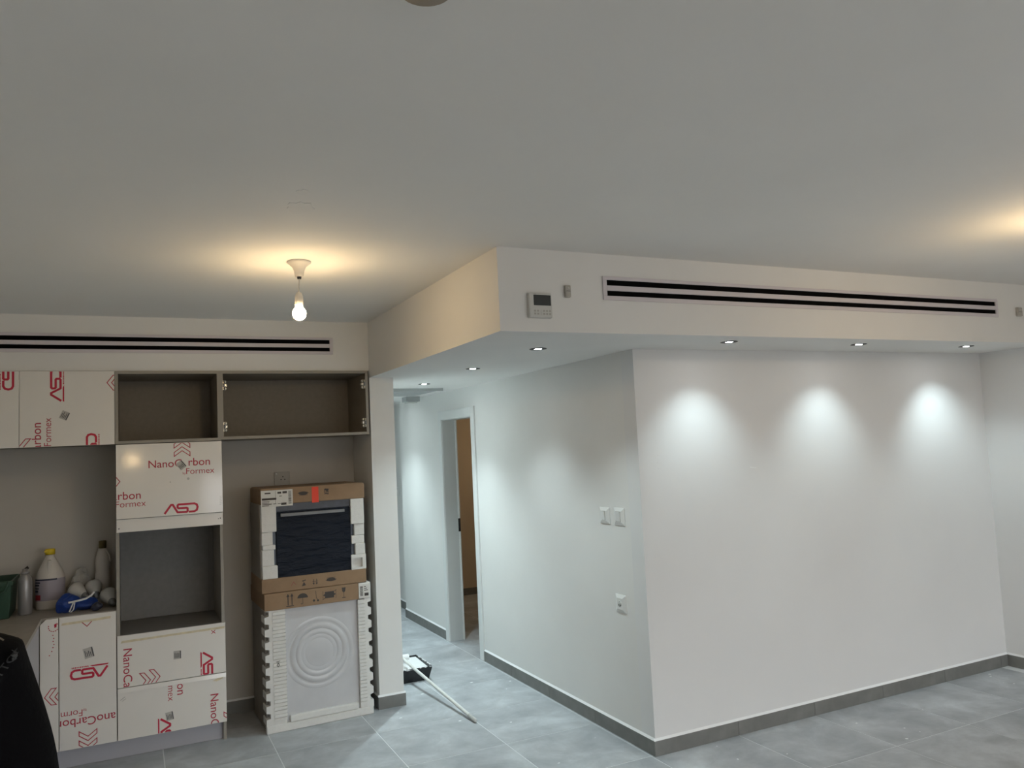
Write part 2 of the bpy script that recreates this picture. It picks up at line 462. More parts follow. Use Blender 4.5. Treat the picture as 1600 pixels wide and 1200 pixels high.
# corridor wall with the door opening
DY0, DY1, DZ = 6.20, 6.92, 2.02
struct(MB().box(X_COR, 2.72, 3.90, DY0, 0, Z_SOF).box(X_COR, 2.72, DY1, 8.2, 0, Z_SOF).box(X_COR, 2.72, DY0, DY1, DZ, Z_SOF).build('wall_corridor', 'wall'))
struct(MB().box(2.72, 2.84, 8.2, 9.9, 0, Z_SOF).build('wall_corridor_far', 'wall'))
struct(MB().box(X_PIL0, X_PIL1, Y_SOFFIT, 10.0, 0, Z_SOF).build('wall_pillar', 'wall'))
struct(MB().box(X_PIL1, 2.84, 9.9, 10.0, 0, Z_SOF).build('wall_corridor_end', 'wall'))
struct(MB().box(2.84, 5.69, 8.92, 9.02, 0, Z_SOF).build('wall_bedroom', 'bedroom'))
struct(MB().box(2.84, 4.6, 8.907, 8.92, 0, 0.08).build('baseboard_bedroom', 'base'))

# baseboards: white caulk ledge + grey tile pieces
def baseboard(name, a, b, nx, ny, seams, h=0.082, t=0.011):
    """a->b along the wall foot, (nx, ny) points into the room"""
    a, b = Vector(a), Vector(b); L = (b - a).length; d = (b - a) / L; n = Vector((nx, ny))
    def quadbox(mb, s0, s1, o0, o1, z0, z1):
        p = [a + d * s0 + n * o0, a + d * s1 + n * o0, a + d * s1 + n * o1, a + d * s0 + n * o1]
        mb.prism([(q.x, q.y) for q in p], 'z', z0, z1)
    mb = MB()
    p = [(0, h), (t - .001, h), (0, h + .012)]
    va = [a + n * q[0] for q in p]; vb = [b + n * q[0] for q in p]
    mb._add([(v.x, v.y, q[1]) for v, q in zip(va, p)] + [(v.x, v.y, q[1]) for v, q in zip(vb, p)],
            [(0, 1, 2), (5, 4, 3), (0, 3, 4, 1), (1, 4, 5, 2), (2, 5, 3, 0)])
    o = struct(mb.build(name, 'caulk'))
    cuts = [0.0] + [s for s in seams if 0 < s < L] + [L]
    for s0, s1 in zip(cuts, cuts[1:]):
        q = MB(); quadbox(q, s0 + (.0012 if s0 > 0 else 0), s1 - (.0012 if s1 < L else 0), 0, t, 0, h)
        q.build('baseboard_tile', 'base', o, bevel=0.001)
    return o
def seams(p0, L, off=0.0): return [s for s in [off + 0.605 * k for k in range(20)] if s > .02]
baseboard('baseboard_feature', (X_COR - .011, Y_FEAT), (X_RIGHT, Y_FEAT), 0, -1, seams(0, 3.1, .593))
baseboard('baseboard_corridor', (X_COR, Y_FEAT), (X_COR, DY0 - .075), -1, 0, seams(0, 2.3, .62))
baseboard('baseboard_corridor_middle', (X_COR, DY1 + .075), (X_COR, 8.2), -1, 0, seams(0, 1.2, .6))
baseboard('baseboard_corridor_far', (2.72, 8.2), (2.72, 9.9), -1, 0, seams(0, 1.7, .6))
baseboard('baseboard_right', (X_RIGHT, Y_FEAT - .011), (X_RIGHT, -3), -1, 0, seams(0, 6.7, .5))
baseboard('baseboard_pillar', (X_PIL0 - .011, Y_SOFFIT), (X_PIL1 + .011, Y_SOFFIT), 0, -1, [])
baseboard('baseboard_niche', (X_PIL0, Y_SOFFIT), (X_PIL0, Y_KIT), -1, 0, [])
baseboard('baseboard_niche_back', (0.53, Y_KIT), (X_PIL0 - .011, Y_KIT), 0, -1, [.4])
baseboard('baseboard_corridor_left', (X_PIL1, Y_SOFFIT), (X_PIL1, 9.9), 1, 0, seams(0, 4, .6))

# door opening: casing, jambs, strike plate
door = bpy.data.objects.new('door_1', None); COL.objects.link(door); door.location = (X_COR, 6.56, 0); WLOC[door] = Vector((X_COR, 6.56, 0))
door['kind'] = 'structure'
cw = 0.072
MB().box(X_COR - .014, X_COR, DY0 - cw, DY0 + .006, 0, DZ + cw).build('casing', 'doorwhite', door, .002)
MB().box(X_COR - .014, X_COR, DY1 - .006, DY1 + cw, 0, DZ + cw).build('casing', 'doorwhite', door, .002)
MB().box(X_COR - .014, X_COR, DY0 + .006, DY1 - .006, DZ - .006, DZ + cw).build('casing', 'doorwhite', door, .002)
MB().box(X_COR - .004, 2.725, DY0, DY0 + .014, 0, DZ).build('jamb', 'jamb', door)
jf = MB().box(X_COR - .004, 2.722, DY1 - .014, DY1, 0, DZ - .014).build('jamb', 'jamb', door)
MB().box(2.722, 2.738, DY1 - .022, DY1 + .03, 0, DZ).build('door_stop', 'doorwhite', door, .001)
MB().box(X_COR - .004, 2.725, DY0 + .014, DY1, DZ - .014, DZ).build('jamb', 'jamb', door)
MB().box(2.716, 2.737, DY1 - .0245, DY1 - .022, 0.98, 1.10).build('strike_plate', 'blacktrim', door)

# ================================================================== LAMPS
def pendant(x, y, label, lit_group):
    t = thing('pendant_bulb', (x, y, 2.37), label, 'lamp', lit_group)
    MB().lathe([(0.0, 0), (.0555, 0), (.056, -.006), (.048, -.012), (.032, -.026), (.024, -.045), (.0205, -.068), (.0195, -.073), (0, -.073)],
               (x, y, Z_CEIL)).build('ceiling_rose', 'rose', t)
    MB().lathe([(.0, -.072), (.011, -.072), (.009, -.083), (0, -.083)], (x, y, Z_CEIL), seg=16).build('cord_grip', 'blacktrim', t)
    MB().tube([(x, y, Z_CEIL - .08), (x - .003, y, Z_CEIL - .115), (x - .004, y, 2.505)], .0032, 8).build('cord', 'rose', t)
    MB().lathe([(0, 2.512), (.008, 2.512), (.014, 2.505), (.0185, 2.49), (.0195, 2.452), (.0185, 2.448), (0, 2.448)], (x - .004, y, 0)).build('lamp_holder', 'rose', t)
    prof = [(0, 2.448), (.016, 2.447), (.018, 2.44)]
    for k in range(13):
        a = math.radians(50 - k * (140 / 12))
        prof.append((.0315 * math.cos(a), 2.411 + .0325 * math.sin(a)))
    prof.append((0, 2.3785))
    MB().lathe(prof, (x - .004, y, 0)).build('bulb', 'bulb', t)
    return t
pendant(0.72, 3.735, 'bare lit bulb hanging from a white ceiling rose in front of the kitchen cabinets', 'bare bulb pendants')
pendant(3.78, 2.02, 'bare lit bulb just beyond the right edge that glows on the ceiling', 'bare bulb pendants')
pendant(0.02, -1.75, 'bare lit bulb added behind the camera to make the glint on the flap', 'bare bulb pendants')  # unseen bulb, added so its reflection lands on the flap
rose = thing('ceiling_rose', (0.525, 1.39, Z_CEIL - .03), 'taupe round ceiling rose cut off by the top edge of the photo', 'ceiling rose')
MB().lathe([(0, 0), (.06, 0), (.06, -.012), (.05, -.022), (.012, -.026), (0, -.026)], (0.525, 1.39, Z_CEIL)).build('rose_cover', 'rosebrown', rose)
MB().lathe([(0, -.025), (.012, -.025), (.010, -.034), (0, -.034)], (0.525, 1.39, Z_CEIL), seg=16).build('cord_outlet', 'rosebrown', rose)

def downlight(x, y, label, watt=SPOT_W, blend=1.0, size=88, tilt=18, roll=0):
    z = Z_SOF
    t = thing('downlight', (x, y, z - .01), label, 'downlight', 'recessed downlights')
    MB().lathe([(.0475, 0), (.0475, -.002), (.045, -.0032), (.026, -.0030), (.020, -.0014), (.020, 0)], (x, y, z), seg=32).build('trim_ring', 'blacktrim', t)
    MB().lathe([(0, -.0028), (.012, -.0026), (.020, -.0016), (.020, 0), (0, 0)], (x, y, z), seg=32).build('lens', 'lens', t)
    ld = bpy.data.lights.new('downlight_beam', 'SPOT')
    ld.energy = watt; ld.color = SPOT_COL; ld.spot_size = math.radians(size); ld.spot_blend = blend; ld.shadow_soft_size = 0.022
    lo = bpy.data.objects.new('downlight_beam', ld); COL.objects.link(lo)
    lo.parent = t; lo.location = (0, 0, -.006)
    lo.rotation_euler = (math.radians(tilt), math.radians(-roll), 0)
    return t
downlight(3.014, 3.430, 'black rimmed downlight over the feature wall nearest the corridor corner')
downlight(4.034, 3.432, 'middle black rimmed downlight of the three along the feature wall')
downlight(5.046, 3.432, 'black rimmed downlight over the feature wall nearest the right wall', 13.5, 1.0, 96, 15, 10)
downlight(2.010, 3.812, 'black rimmed downlight at the corridor mouth, below the wall controller', 24, 0.95, 112, 0, -4)
downlight(2.050, 4.827, 'middle black rimmed downlight of the corridor ceiling', 27, 0.95, 112, 0, -5)
downlight(2.110, 5.973, 'farthest visible corridor downlight, in front of the ceiling hatch', 60, 0.95, 114, 0, -14)
downlight(2.16, 7.75, 'unseen corridor downlight added beyond the ceiling hatch to brighten the far wall', 55, 0.95, 114, 0, -14)  # extra fixture out of view, added to lift the far corridor
# dim warm bulb in the room behind the door
tb = thing('bedroom_bulb', (4.3, 7.7, 2.0), 'warm bulb in the room behind the open doorway, out of sight', 'lamp')
MB().tube([(4.3, 7.7, Z_SOF), (4.3, 7.7, 2.09)], .004, 8).build('cord', 'rose', tb)
MB().lathe([(0, 2.09), (.02, 2.09), (.02, 2.05), (.031, 2.02), (.02, 1.99), (0, 1.985)], (4.3, 7.7, 0)).build('bulb', mat('dim_bulb_glass', (1, 1, 1), .4, emit=(1, .72, .42), estr=85.0), tb)

# ================================================================== WALL AND CEILING FITTINGS
def linear_vent(x0, x1, y, label):
    z0, z1 = 2.4305, 2.5475
    t = thing('air_vent', ((x0 + x1) / 2, y, z0), label, 'vent', 'linear slot air vents')
    MB().box(x0 + .006, x1 - .006, y - .0015, y, z0 + .006, z1 - .006).build('slot_dark', 'black', t)  # black plate stands in for the shaded depth of the slots
    MB().box(x0, x1, y - .009, y, 2.530, z1).build('frame_rail', 'vent', t, .0015)
    MB().box(x0, x1, y - .009, y, z0, 2.4515).build('frame_rail', 'vent', t, .0015)
    MB().box(x0 + .022, x1 - .022, y - .009, y, 2.477, 2.5025).build('centre_rail', 'vent', t, .0015)
    MB().box(x0, x0 + .022, y - .009, y, 2.4515, 2.530).build('frame_end', 'vent', t, .0015)
    MB().box(x1 - .022, x1, y - .009, y, 2.4515, 2.530).build('frame_end', 'vent', t, .0015)
    return t
linear_vent(-0.98, 1.262, Y_SOFFIT, 'long two slot air vent above the kitchen cabinets')
linear_vent(2.069, 5.083, Y_BULK, 'long two slot air vent on the bulkhead above the feature wall')

t = thing('wall_controller', (1.711, Y_BULK, 2.33), 'white air conditioning controller with grey screen on the bulkhead corner', 'thermostat')
MB().rbox(1.653, 1.773, Y_BULK - .026, Y_BULK, 2.330, 2.446, .005).build('housing', 'paleplastic', t)
MB().box(1.676, 1.766, Y_BULK - .0268, Y_BULK - .0255, 2.387, 2.436).build('screen', 'screen', t)
for r in range(2):
    for c in range(6):
        if c == 2: continue
        MB().box(1.677 + c * .0155, 1.685 + c * .0155, Y_BULK - .0275, Y_BULK - .0255, 2.344 + r * .0135, 2.352 + r * .0135).build('button', 'greyplastic', t)
MB().box(1.7110, 1.7125, Y_BULK - .0268, Y_BULK - .0255, 2.343, 2.367).build('divider_line', 'greyplastic', t)
MB().box(1.676, 1.690, Y_BULK - .0268, Y_BULK - .0255, 2.4385, 2.4415).build('logo_print', 'greyplastic', t)

def sensor(x0, x1, z0, z1, label):
    t = thing('wall_sensor', ((x0 + x1) / 2, Y_BULK, z0), label, 'sensor', 'small grey wall sensors')
    MB().rbox(x0, x1, Y_BULK - .018, Y_BULK, z0, z1, .004).build('housing', 'greyplastic', t)
    MB().box(x0 + .004, x1 - .004, Y_BULK - .0188, Y_BULK - .017, (z0 + z1) / 2 - .001, (z0 + z1) / 2 + .001).build('seam', 'screen', t)
    MB().lathe([(0, -.0195), (.004, -.0195), (.004, -.0175), (0, -.0175)], ((x0 + x1) / 2 + .003, Y_BULK, (z0 + z1) / 2 + .014), 'y', 12).build('indicator', 'paleplastic', t)
sensor(1.853, 1.883, 2.434, 2.491, 'small grey wall sensor between the controller and the long vent')
sensor(5.276, 5.322, 2.441, 2.500, 'small grey wall sensor right of the vent at the photo edge')

def plate_x(name, x, yc, z0, z1, w, label, cat, group, kind):
    """faceted plate on the corridor wall, facing -x"""
    t = thing(name, (x, yc, z0), label, cat, group)
    y0, y1 = yc - w / 2, yc + w / 2; d = .013
    iy0, iy1, iz0, iz1 = yc - w * .27, yc + w * .27, z0 + .019, z1 - .019
    vs = [(x, y0, z0), (x, y1, z0), (x, y1, z1), (x, y0, z1), (x - .005, y0, z0), (x - .005, y1, z0), (x - .005, y1, z1), (x - .005, y0, z1),
          (x - d, iy0, iz0), (x - d, iy1, iz0), (x - d, iy1, iz1), (x - d, iy0, iz1)]
    fs = [(0, 1, 2, 3)] + [(a, (a + 1) % 4, (a + 1) % 4 + 4, a + 4) for a in range(4)] + [(a + 4, (a + 1) % 4 + 4, (a + 1) % 4 + 8, a + 8) for a in range(4)] + [(8, 9, 10, 11)]
    MB()._add(vs, fs).build('cover_plate', 'plastic', t)
    if kind == 'switch1' or kind == 'switch2':
        kw = w * (.12 if kind == 'switch1' else .2)
        MB().box(x - d - .0006, x - d + .001, yc - kw - .003, yc + kw + .003, iz0 + .003, iz1 - .001).build('rocker_gap', 'greyplastic', t)
        q = [(x - d - .001, iz0 + .005), (x - d - .007, iz1 - .004), (x - d - .001, iz1 - .004)]
        mb = MB(); mb._add([(p[0], yc - kw, p[1]) for p in q] + [(p[0], yc + kw, p[1]) for p in q], [(0, 1, 2), (5, 4, 3), (0, 3, 4, 1), (1, 4, 5, 2), (2, 5, 3, 0)])
        mb.build('rocker', 'plastic', t)
    else:
        MB().lathe([(0, -.0006), (.019, -.0006), (.019, .001), (0, .001)], (x - d, yc, (z0 + z1) / 2), 'x', 20).build('socket_face', 'paleplastic', t)
        for dy, dz in ((0, .012), (-.010, -.008), (.010, -.008)):
            MB().lathe([(0, -.0015), (.0035, -.0015), (.0035, .001), (0, .001)], (x - d, yc + dy, (z0 + z1) / 2 + dz), 'x', 12).build('pin_hole', 'screen', t)
    return t
plate_x('light_switch', X_COR, 4.165, 1.248, 1.346, .112, 'white light switch farther from the wall corner', 'light switch', 'corridor light switches', 'switch1')
plate_x('light_switch', X_COR, 4.005, 1.248, 1.350, .112, 'white light switch nearer the wall corner', 'light switch', 'corridor light switches', 'switch2')
plate_x('wall_socket', X_COR, 4.040, 0.737, 0.840, .108, 'white wall socket low on the corridor wall below the switches', 'socket', None, 'socket')
plate_x('light_switch', 2.72, 8.72, 1.23, 1.34, .09, 'small light switch on the far recessed corridor wall', 'light switch', 'corridor light switches', 'switch1')

t = thing('niche_socket', (0.983, Y_KIT, 1.535), 'dull white socket plate on the niche wall behind the oven carton', 'socket')
MB().rbox(0.928, 1.038, Y_KIT - .010, Y_KIT, 1.537, 1.635, .003).build('cover_plate', 'greyplastic', t)
for dx, dz in ((0, .014), (-.013, -.006), (.013, -.006)):
    MB().lathe([(0, -.0115), (.004, -.0115), (.004, -.009), (0, -.009)], (0.988 + dx, Y_KIT, 1.586 + dz), 'y', 12).build('pin_hole', 'screen', t)
MB().lathe([(0, -.0135), (.006, -.0135), (.006, -.009), (0, -.009)], (0.942, Y_KIT, 1.622), 'y', 12).build('screw_cap', 'plastic', t)

# ceiling hatch in the corridor
t = thing('ceiling_hatch', (2.08, 6.8, Z_SOF - .05), 'grey ceiling access hatch hanging under the corridor ceiling', 'hatch')
MB().box(1.72, 2.43, 6.40, 7.15, Z_SOF - .012, Z_SOF).build('frame', 'hatch', t, .002)
for k in range(5):
    MB().box(1.78, 2.39, 6.46 + k * .13, 6.55 + k * .13, Z_SOF - .020, Z_SOF - .012).build('slat', 'hatch', t, .002)
MB().box(1.72, 2.43, 6.40, 6.415, Z_SOF - .024, Z_SOF - .012).build('front_lip', 'hatch', t, .002)
t = thing('ceiling_box', (2.48, 7.42, Z_SOF - .06), 'small grey box under the corridor ceiling behind the hatch', 'box')
MB().rbox(2.41, 2.55, 7.36, 7.50, Z_SOF - .05, Z_SOF, .004).build('housing', 'hatch', t)
MB().box(2.43, 2.53, 7.38, 7.48, Z_SOF - .062, Z_SOF - .05).build('cover', 'paleplastic', t, .003)

# ================================================================== KITCHEN CABINETS
YB = 5.928
T = 0.018
def open_cabinet(name, x0, x1, z0, z1, label, hinges):
    t = thing(name, ((x0 + x1) / 2, Y_FRONT, z0), label, 'cabinet', 'upper kitchen cabinets')
    yf = Y_FRONT + .004
    MB().box(x0 + T, x1 - T, YB - .008, YB, z0 + T, z1 - T).build('back_panel', 'carcass', t)
    def board(nm, a0, a1, c0, c1):
        MB().box(a0, a1, yf + .0012, YB, c0, c1).build(nm, 'carcass', t)
        MB().box(a0, a1, yf, yf + .0012, c0, c1).build('edge_band', 'edge', t)
    board('side_panel', x0, x0 + T, z0, z1); board('side_panel', x1 - T, x1, z0, z1)
    board('bottom_panel', x0 + T, x1 - T, z0, z0 + T); board('top_panel', x0 + T, x1 - T, z1 - T, z1)
    for (side, z) in hinges:
        xs = x0 + T if side < 0 else x1 - T; s = -side
        y = yf + .03
        h = MB()
        bxs = lambda w: (min(xs, xs + s * w), max(xs, xs + s * w))
        h.box(*bxs(.003), yf + .008, yf + .045, z - .030, z + .030)
        h.rbox(*bxs(.026), yf + .010, yf + .045, z - .009, z + .009, .003)
        for dz in (-.022, .022):
            h.lathe([(0, .004), (.0095, .004), (.0105, .007), (.0105, .024), (0, .024)], (xs + s * .0135, yf + .010, z + dz), 'y', 14)
            h.box(*bxs(.014), yf + .014, yf + .030, z + dz - .008, z + dz + .008)
        ho = h.build('hinge', 'hinge', t)
        MB().rbox(min(xs + s * .002, xs + s * .012), max(xs + s * .002, xs + s * .012), yf - .006, yf + .006, z - .014, z + .014, .003).build('hinge_cup', 'steel', ho)
    return t
open_cabinet('open_cabinet', -0.087, 0.521, 1.868, 2.317, 'doorless greige upper cabinet above the tall oven unit', [])
open_cabinet('open_cabinet', 0.521, 1.497, 1.872, 2.317, 'wide doorless greige upper cabinet with hinges above the appliance cartons',
             [(-1, 2.225), (-1, 1.955), (1, 2.225), (1, 1.955)])

def door_front(parent, x0, x1, z0, z1, y=Y_FRONT, name='door'):
    return MB().box(x0 + .0012, x1 - .0012, y, y + .018, z0, z1).build(name, 'film', parent, .0012)

WN, WF, WL = 0.356, 0.166, 0.192      # widths of the printed words and the mark
def put(d, box, fn, name, m):
    p = Print(); fn(p)
    if box: p.clip(*box)
    if len(p.bm.verts): p.build(name, m, d, front(Y_FRONT - .0006))
def word(d, box, s, at, w, rot=0.0, anchor='start', bold=.004):
    put(d, box, lambda p: p.text(s, at, w, rot, anchor, bold), 'lettering', 'redthin')
def mark(d, box, at, rot, tagline=True):
    put(d, box, lambda p: logo(p, at, WL, rot, tagline), 'logo_mark', 'red')
def chev(d, box, at, rot):
    put(d, box, lambda p: chevron(p, at, .092, rot), 'chevron_mark', 'redthin')
def patch(d, pts, name, m, box=None):
    put(d, box, lambda p: p.poly(pts), name, m)
def spot(d, at, r, name, m): put(d, None, lambda p: p.disc(at, r, 8), name, m)
def dash(d, pts, w, name, m, box=None): put(d, box, lambda p: p.stroke(pts, w), name, m)

# upper cabinet far left (cut by the frame)
t = thing('upper_cabinet', (-0.84, Y_FRONT, 1.868), 'white film covered upper cabinet cut off by the left photo edge', 'cabinet', 'upper kitchen cabinets')
MB().box(-1.095, -0.5885, Y_FRONT + .019, YB, 1.872, 2.315).build('carcass', 'carcass', t)
d = door_front(t, -1.095, -0.587, 1.868, 2.316); bx = (-1.09, -.589, 1.87, 2.314)
mark(d, bx, (-0.670, 2.400), RIGHT)
# upper cabinet beside the open one
t = thing('upper_cabinet', (-0.337, Y_FRONT, 1.868), 'white film covered upper cabinet with red lettering left of the open cabinet', 'cabinet', 'upper kitchen cabinets')
MB().box(-0.5855, -0.0885, Y_FRONT + .019, YB, 1.872, 2.315).build('carcass', 'carcass', t)
d = door_front(t, -0.587, -0.088, 1.868, 2.316); bx = (-.585, -.089, 1.87, 2.314)
mark(d, bx, (-0.372, 2.138), LEFT); mark(d, bx, (-0.186, 1.936 - WL), LEFT)
word(d, bx, 'NanoCarbon', (-0.477, 2.010), WN, LEFT, 'end'); word(d, bx, 'Formex', (-0.425, 2.038), WF, LEFT, 'end', -.004)
chev(d, bx, (-0.129 + .064 * .92, 2.245), LEFT); chev(d, bx, (-0.53, 1.872), LEFT)
sticker(d, (-0.356, 2.051), math.radians(-25), Y_FRONT, .05)

# tall oven unit
t = thing('tall_oven_unit', (0.22, Y_FRONT, 0), 'tall cabinet with empty oven niche, lift-up flap and two film covered drawers', 'cabinet')
yf = Y_FRONT + .019
MB().box(-0.087, -0.069, yf, YB, 0.11, 1.866).build('side_panel', 'niche', t)
MB().box(0.507, 0.525, yf, YB, 0.0, 1.866).build('side_panel', 'edge', t)
MB().box(-0.087, -0.069, yf - .0015, yf, 0.715, 1.332).build('edge_band', 'edge', t)
MB().box(0.507, 0.525, yf - .0015, yf, 0.715, 1.332).build('edge_band', 'edge', t)
MB().box(-0.069, 0.507, YB - .01, YB, 0.72, 1.34).build('back_panel', 'niche', t)
MB().box(-0.069, 0.507, yf, YB - .01, 0.70, 0.718).build('niche_shelf', 'niche', t)
MB().box(-0.069, 0.507, yf, YB - .01, 1.335, 1.353).build('niche_top', 'niche', t)
MB().box(-0.069, 0.507, yf, YB - .01, 1.353, 1.864).build('flap_box', 'carcass', t)
MB().box(-0.069, 0.507, yf, YB - .01, 0.112, 0.70).build('drawer_box', 'carcass', t)
d = door_front(t, -0.085, 0.525, 1.4135, 1.864, name='lift_up_flap'); bx = (-.083, .524, 1.415, 1.862)
FLAP = d
mark(d, bx, (0.183, 1.426), UP, False)
word(d, bx, 'NanoC', (0.096, 1.713), WN * .535); word(d, bx, 'rbon', (0.452, 1.716), WN * .355, 0, 'end')
word(d, bx, 'Formex', (0.311, 1.664), WF, 0, 'start', -.004); word(d, bx, 'by', (0.291, 1.664), .018)
chev(d, bx, (0.289, 1.778), UP); chev(d, bx, (0.289, 1.830), UP)
word(d, bx, 'NanoCarbon', (0.051, 1.530), WN, 0, 'end'); word(d, bx, 'Formex', (0.079, 1.484), WF, 0, 'end', -.004)
chev(d, bx, (-0.122, 1.640), RIGHT); chev(d, bx, (-0.070 - .104, 1.640), RIGHT)
sticker(d, (0.282, 1.721), math.radians(38), Y_FRONT, .05)
spot(d, (0.322, 1.635), .008, 'smudge', 'sticker'); spot(d, (.218, 1.62), .004, 'smudge', 'sticker')
for k in range(6): dash(d, [(0.505, 1.46 + k * .010), (0.518, 1.464 + k * .010)], .002, 'pencil_mark', 'sticker')
FLAP.rotation_euler.x = math.radians(-2.5); FLAP.location.y -= 0.0197      # tilted to place the added bulb's glint, lower edge proud
s = MB().box(-0.0838, 0.5238, Y_FRONT, Y_FRONT + .018, 1.3325, 1.4105).build('filler_strip', 'film', t, .0012)
spot(s, (0.497, 1.371), .003, 'screw_hole', 'stickerdark'); spot(s, (0.509, 1.374), .004, 'screw_hole', 'stickerdark'); spot(s, (-.07, 1.356), .004, 'screw_hole', 'stickerdark')
# drawers
d = door_front(t, -0.086, 0.527, 0.4155, 0.720, name='drawer'); bx = (-.084, .525, .417, .718)
mark(d, bx, (0.392, 0.553), RIGHT)
word(d, bx, 'NanoCarbon', (-0.052, 0.640), WN, RIGHT); word(d, bx, 'x', (.443, .684), .026, RIGHT, 'start', -.004)
chev(d, bx, (0.035, 0.438), RIGHT); chev(d, bx, (0.088, 0.450), RIGHT)
patch(d, [(-.066, .676), (.2, .681), (.520, .684), (.523, .698), (.2, .693), (-.060, .690)], 'tape_strip', 'tape')
sticker(d, (0.245, 0.562), 0, Y_FRONT, .05)
d = door_front(t, -0.086, 0.527, 0.112, 0.412, name='drawer'); bx = (-.084, .525, .114, .386)
MB().prism([(Y_FRONT - .004, .386), (Y_FRONT, .386), (Y_FRONT, .410), (Y_FRONT - .0005, .410)], 'x', -.084, .525).build('grip_profile', 'film', d)
mark(d, bx, (0.147, 0.196), RIGHT)
word(d, bx, 'NanoCarbon', (0.242, 0.322), WN, RIGHT, 'end'); word(d, bx, 'Formex', (0.190, 0.293), WF, RIGHT, 'end', -.004)
word(d, bx, 'NanoCarbon', (0.432, 0.292), WN, RIGHT); chev(d, bx, (.555, .172), DOWN)
patch(d, [(.445, .372), (.47, .366), (.505, .378), (.512, .388), (.48, .386)], 'tape_residue', 'tape')
dash(d, [(-.07, .345), (-.045, .362)], .004, 'scuff', 'sticker'); dash(d, [(-.062, .338), (-.04, .350)], .003, 'scuff', 'sticker')
sticker(d, (0.197, 0.205), math.radians(8), Y_FRONT, .05)

# base cabinet with one door
t = thing('base_cabinet', (-0.238, Y_FRONT, 0.11), 'narrow base cabinet with film covered door and upside-down red lettering', 'cabinet')
MB().box(-0.387, -0.0885, Y_FRONT + .022, YB, 0.11, 0.848).build('carcass', 'carcass', t)
d = door_front(t, -0.388, -0.089, 0.113, 0.870); bx = (-.386, -.091, .115, .868)
mark(d, bx, (-0.137, 0.560), DOWN)
word(d, bx, 'NanoCarbon', (-0.095 + .048, 0.283), WN, DOWN); word(d, bx, 'Formex', (-0.269, 0.330), WF, DOWN, 'start', -.004); word(d, bx, 'by', (-.249, .330), .018, DOWN)
chev(d, bx, (-0.241, 0.206), DOWN); chev(d, bx, (-0.241, 0.154), DOWN)
dash(d, [(-.270, .829), (-.243, .802), (-.218, .829)], .0045, 'chevron_mark', 'redthin')
patch(d, [(-.375, .823), (-.25, .826), (-.12, .832), (-.118, .846), (-.25, .840), (-.372, .836)], 'tape_strip', 'tape')
sticker(d, (-0.236, 0.648), math.radians(12), Y_FRONT, .06)

# corner filler panel, film torn at its upper corner
t = thing('corner_filler', (-0.436, Y_FRONT, 0.113), 'narrow corner filler panel with torn white film beside the person', 'cabinet panel')
d = MB().prism([(-.484, .113), (-.3905, .113), (-.3905, .868), (-.452, .868), (-.484, .84)], 'y', Y_FRONT, Y_FRONT + .018).build('panel', 'film', t, .001)
bx = (-.482, -.392, .115, .866)
chev(d, bx, (-.402, .428), LEFT); chev(d, bx, (-.350, .424), LEFT)
for k in range(10):
    a = math.radians(-200 + k * 25)
    dash(d, [(-.415 + .026 * math.cos(a), .822 + .026 * math.sin(a)), (-.415 + .026 * math.cos(a + .28), .822 + .026 * math.sin(a + .28))], .005, 'ink_dash', 'redthin', bx)
for k, (x, z) in enumerate(((-.418, .775), (-.414, .757), (-.417, .74), (-.413, .722), (-.418, .705), (-.424, .684), (-.436, .662))): spot(d, (x, z), .0035, 'ink_dot', 'redthin')
patch(d, [(-.412, .835), (-.398, .842), (-.400, .82), (-.41, .815)], 'ink_smear', 'red')

# return cabinets along the left wall
t = thing('return_base_cabinet', (-0.79, 4.75, 0), 'grey base cabinet run under the worktop along the left wall', 'cabinet')
MB().box(-1.095, -0.504, 4.05, 5.40, 0.11, 0.848).build('carcass', 'niche', t)
for y0, y1 in ((4.052, 4.50), (4.503, 4.95), (4.953, 5.39)):
    d = MB().box(-0.503, -0.486, y0, y1, 0.113, 0.845).build('door', 'plinth', t, .001)
MB().box(-1.095, -0.56, 4.06, 5.40, 0.0, 0.11).build('kickboard', 'plinth', t)

o = MB().prism([(-1.098, 4.03), (-.478, 4.03), (-.478, 5.432), (-.0885, 5.432), (-.0885, 5.933), (-1.098, 5.933)], 'z', 0.849, 0.872).build('worktop', 'counter', None, .001)
tag(o, 'beige grey L-shaped worktop carrying bottles and bags in the kitchen corner', 'worktop')
o = MB().box(-0.50, 0.506, 5.462, 5.478, 0.0, 0.110).build('kickboard', 'plinth', None, .001)
tag(o, 'lilac grey kickboard along the floor under the drawers and base cabinet', 'kickboard')

# ================================================================== PACKED WASHING MACHINE
RW = Matrix.Translation((1.1, 5.36, 0)) @ Matrix.Rotation(math.radians(1.8), 4, 'Z') @ Matrix.Translation((-1.1, -5.36, 0))
WMB = lambda: MB(RW)
t = thing('packed_washing_machine', (1.1, 5.6, 0), 'washing machine in white foam and cloudy film standing on the floor below the oven carton', 'washing machine')
yw = 5.36
MBp = WMB().box(0.764, 1.448, yw + .05, 5.86, 0.004, 0.765); MBp.build('wrapped_body', 'boxgrey', t, .004)
WMB().box(0.757, 1.455, yw, yw + .05, 0.0, 0.052).build('foam_base', 'foam', t, .006)
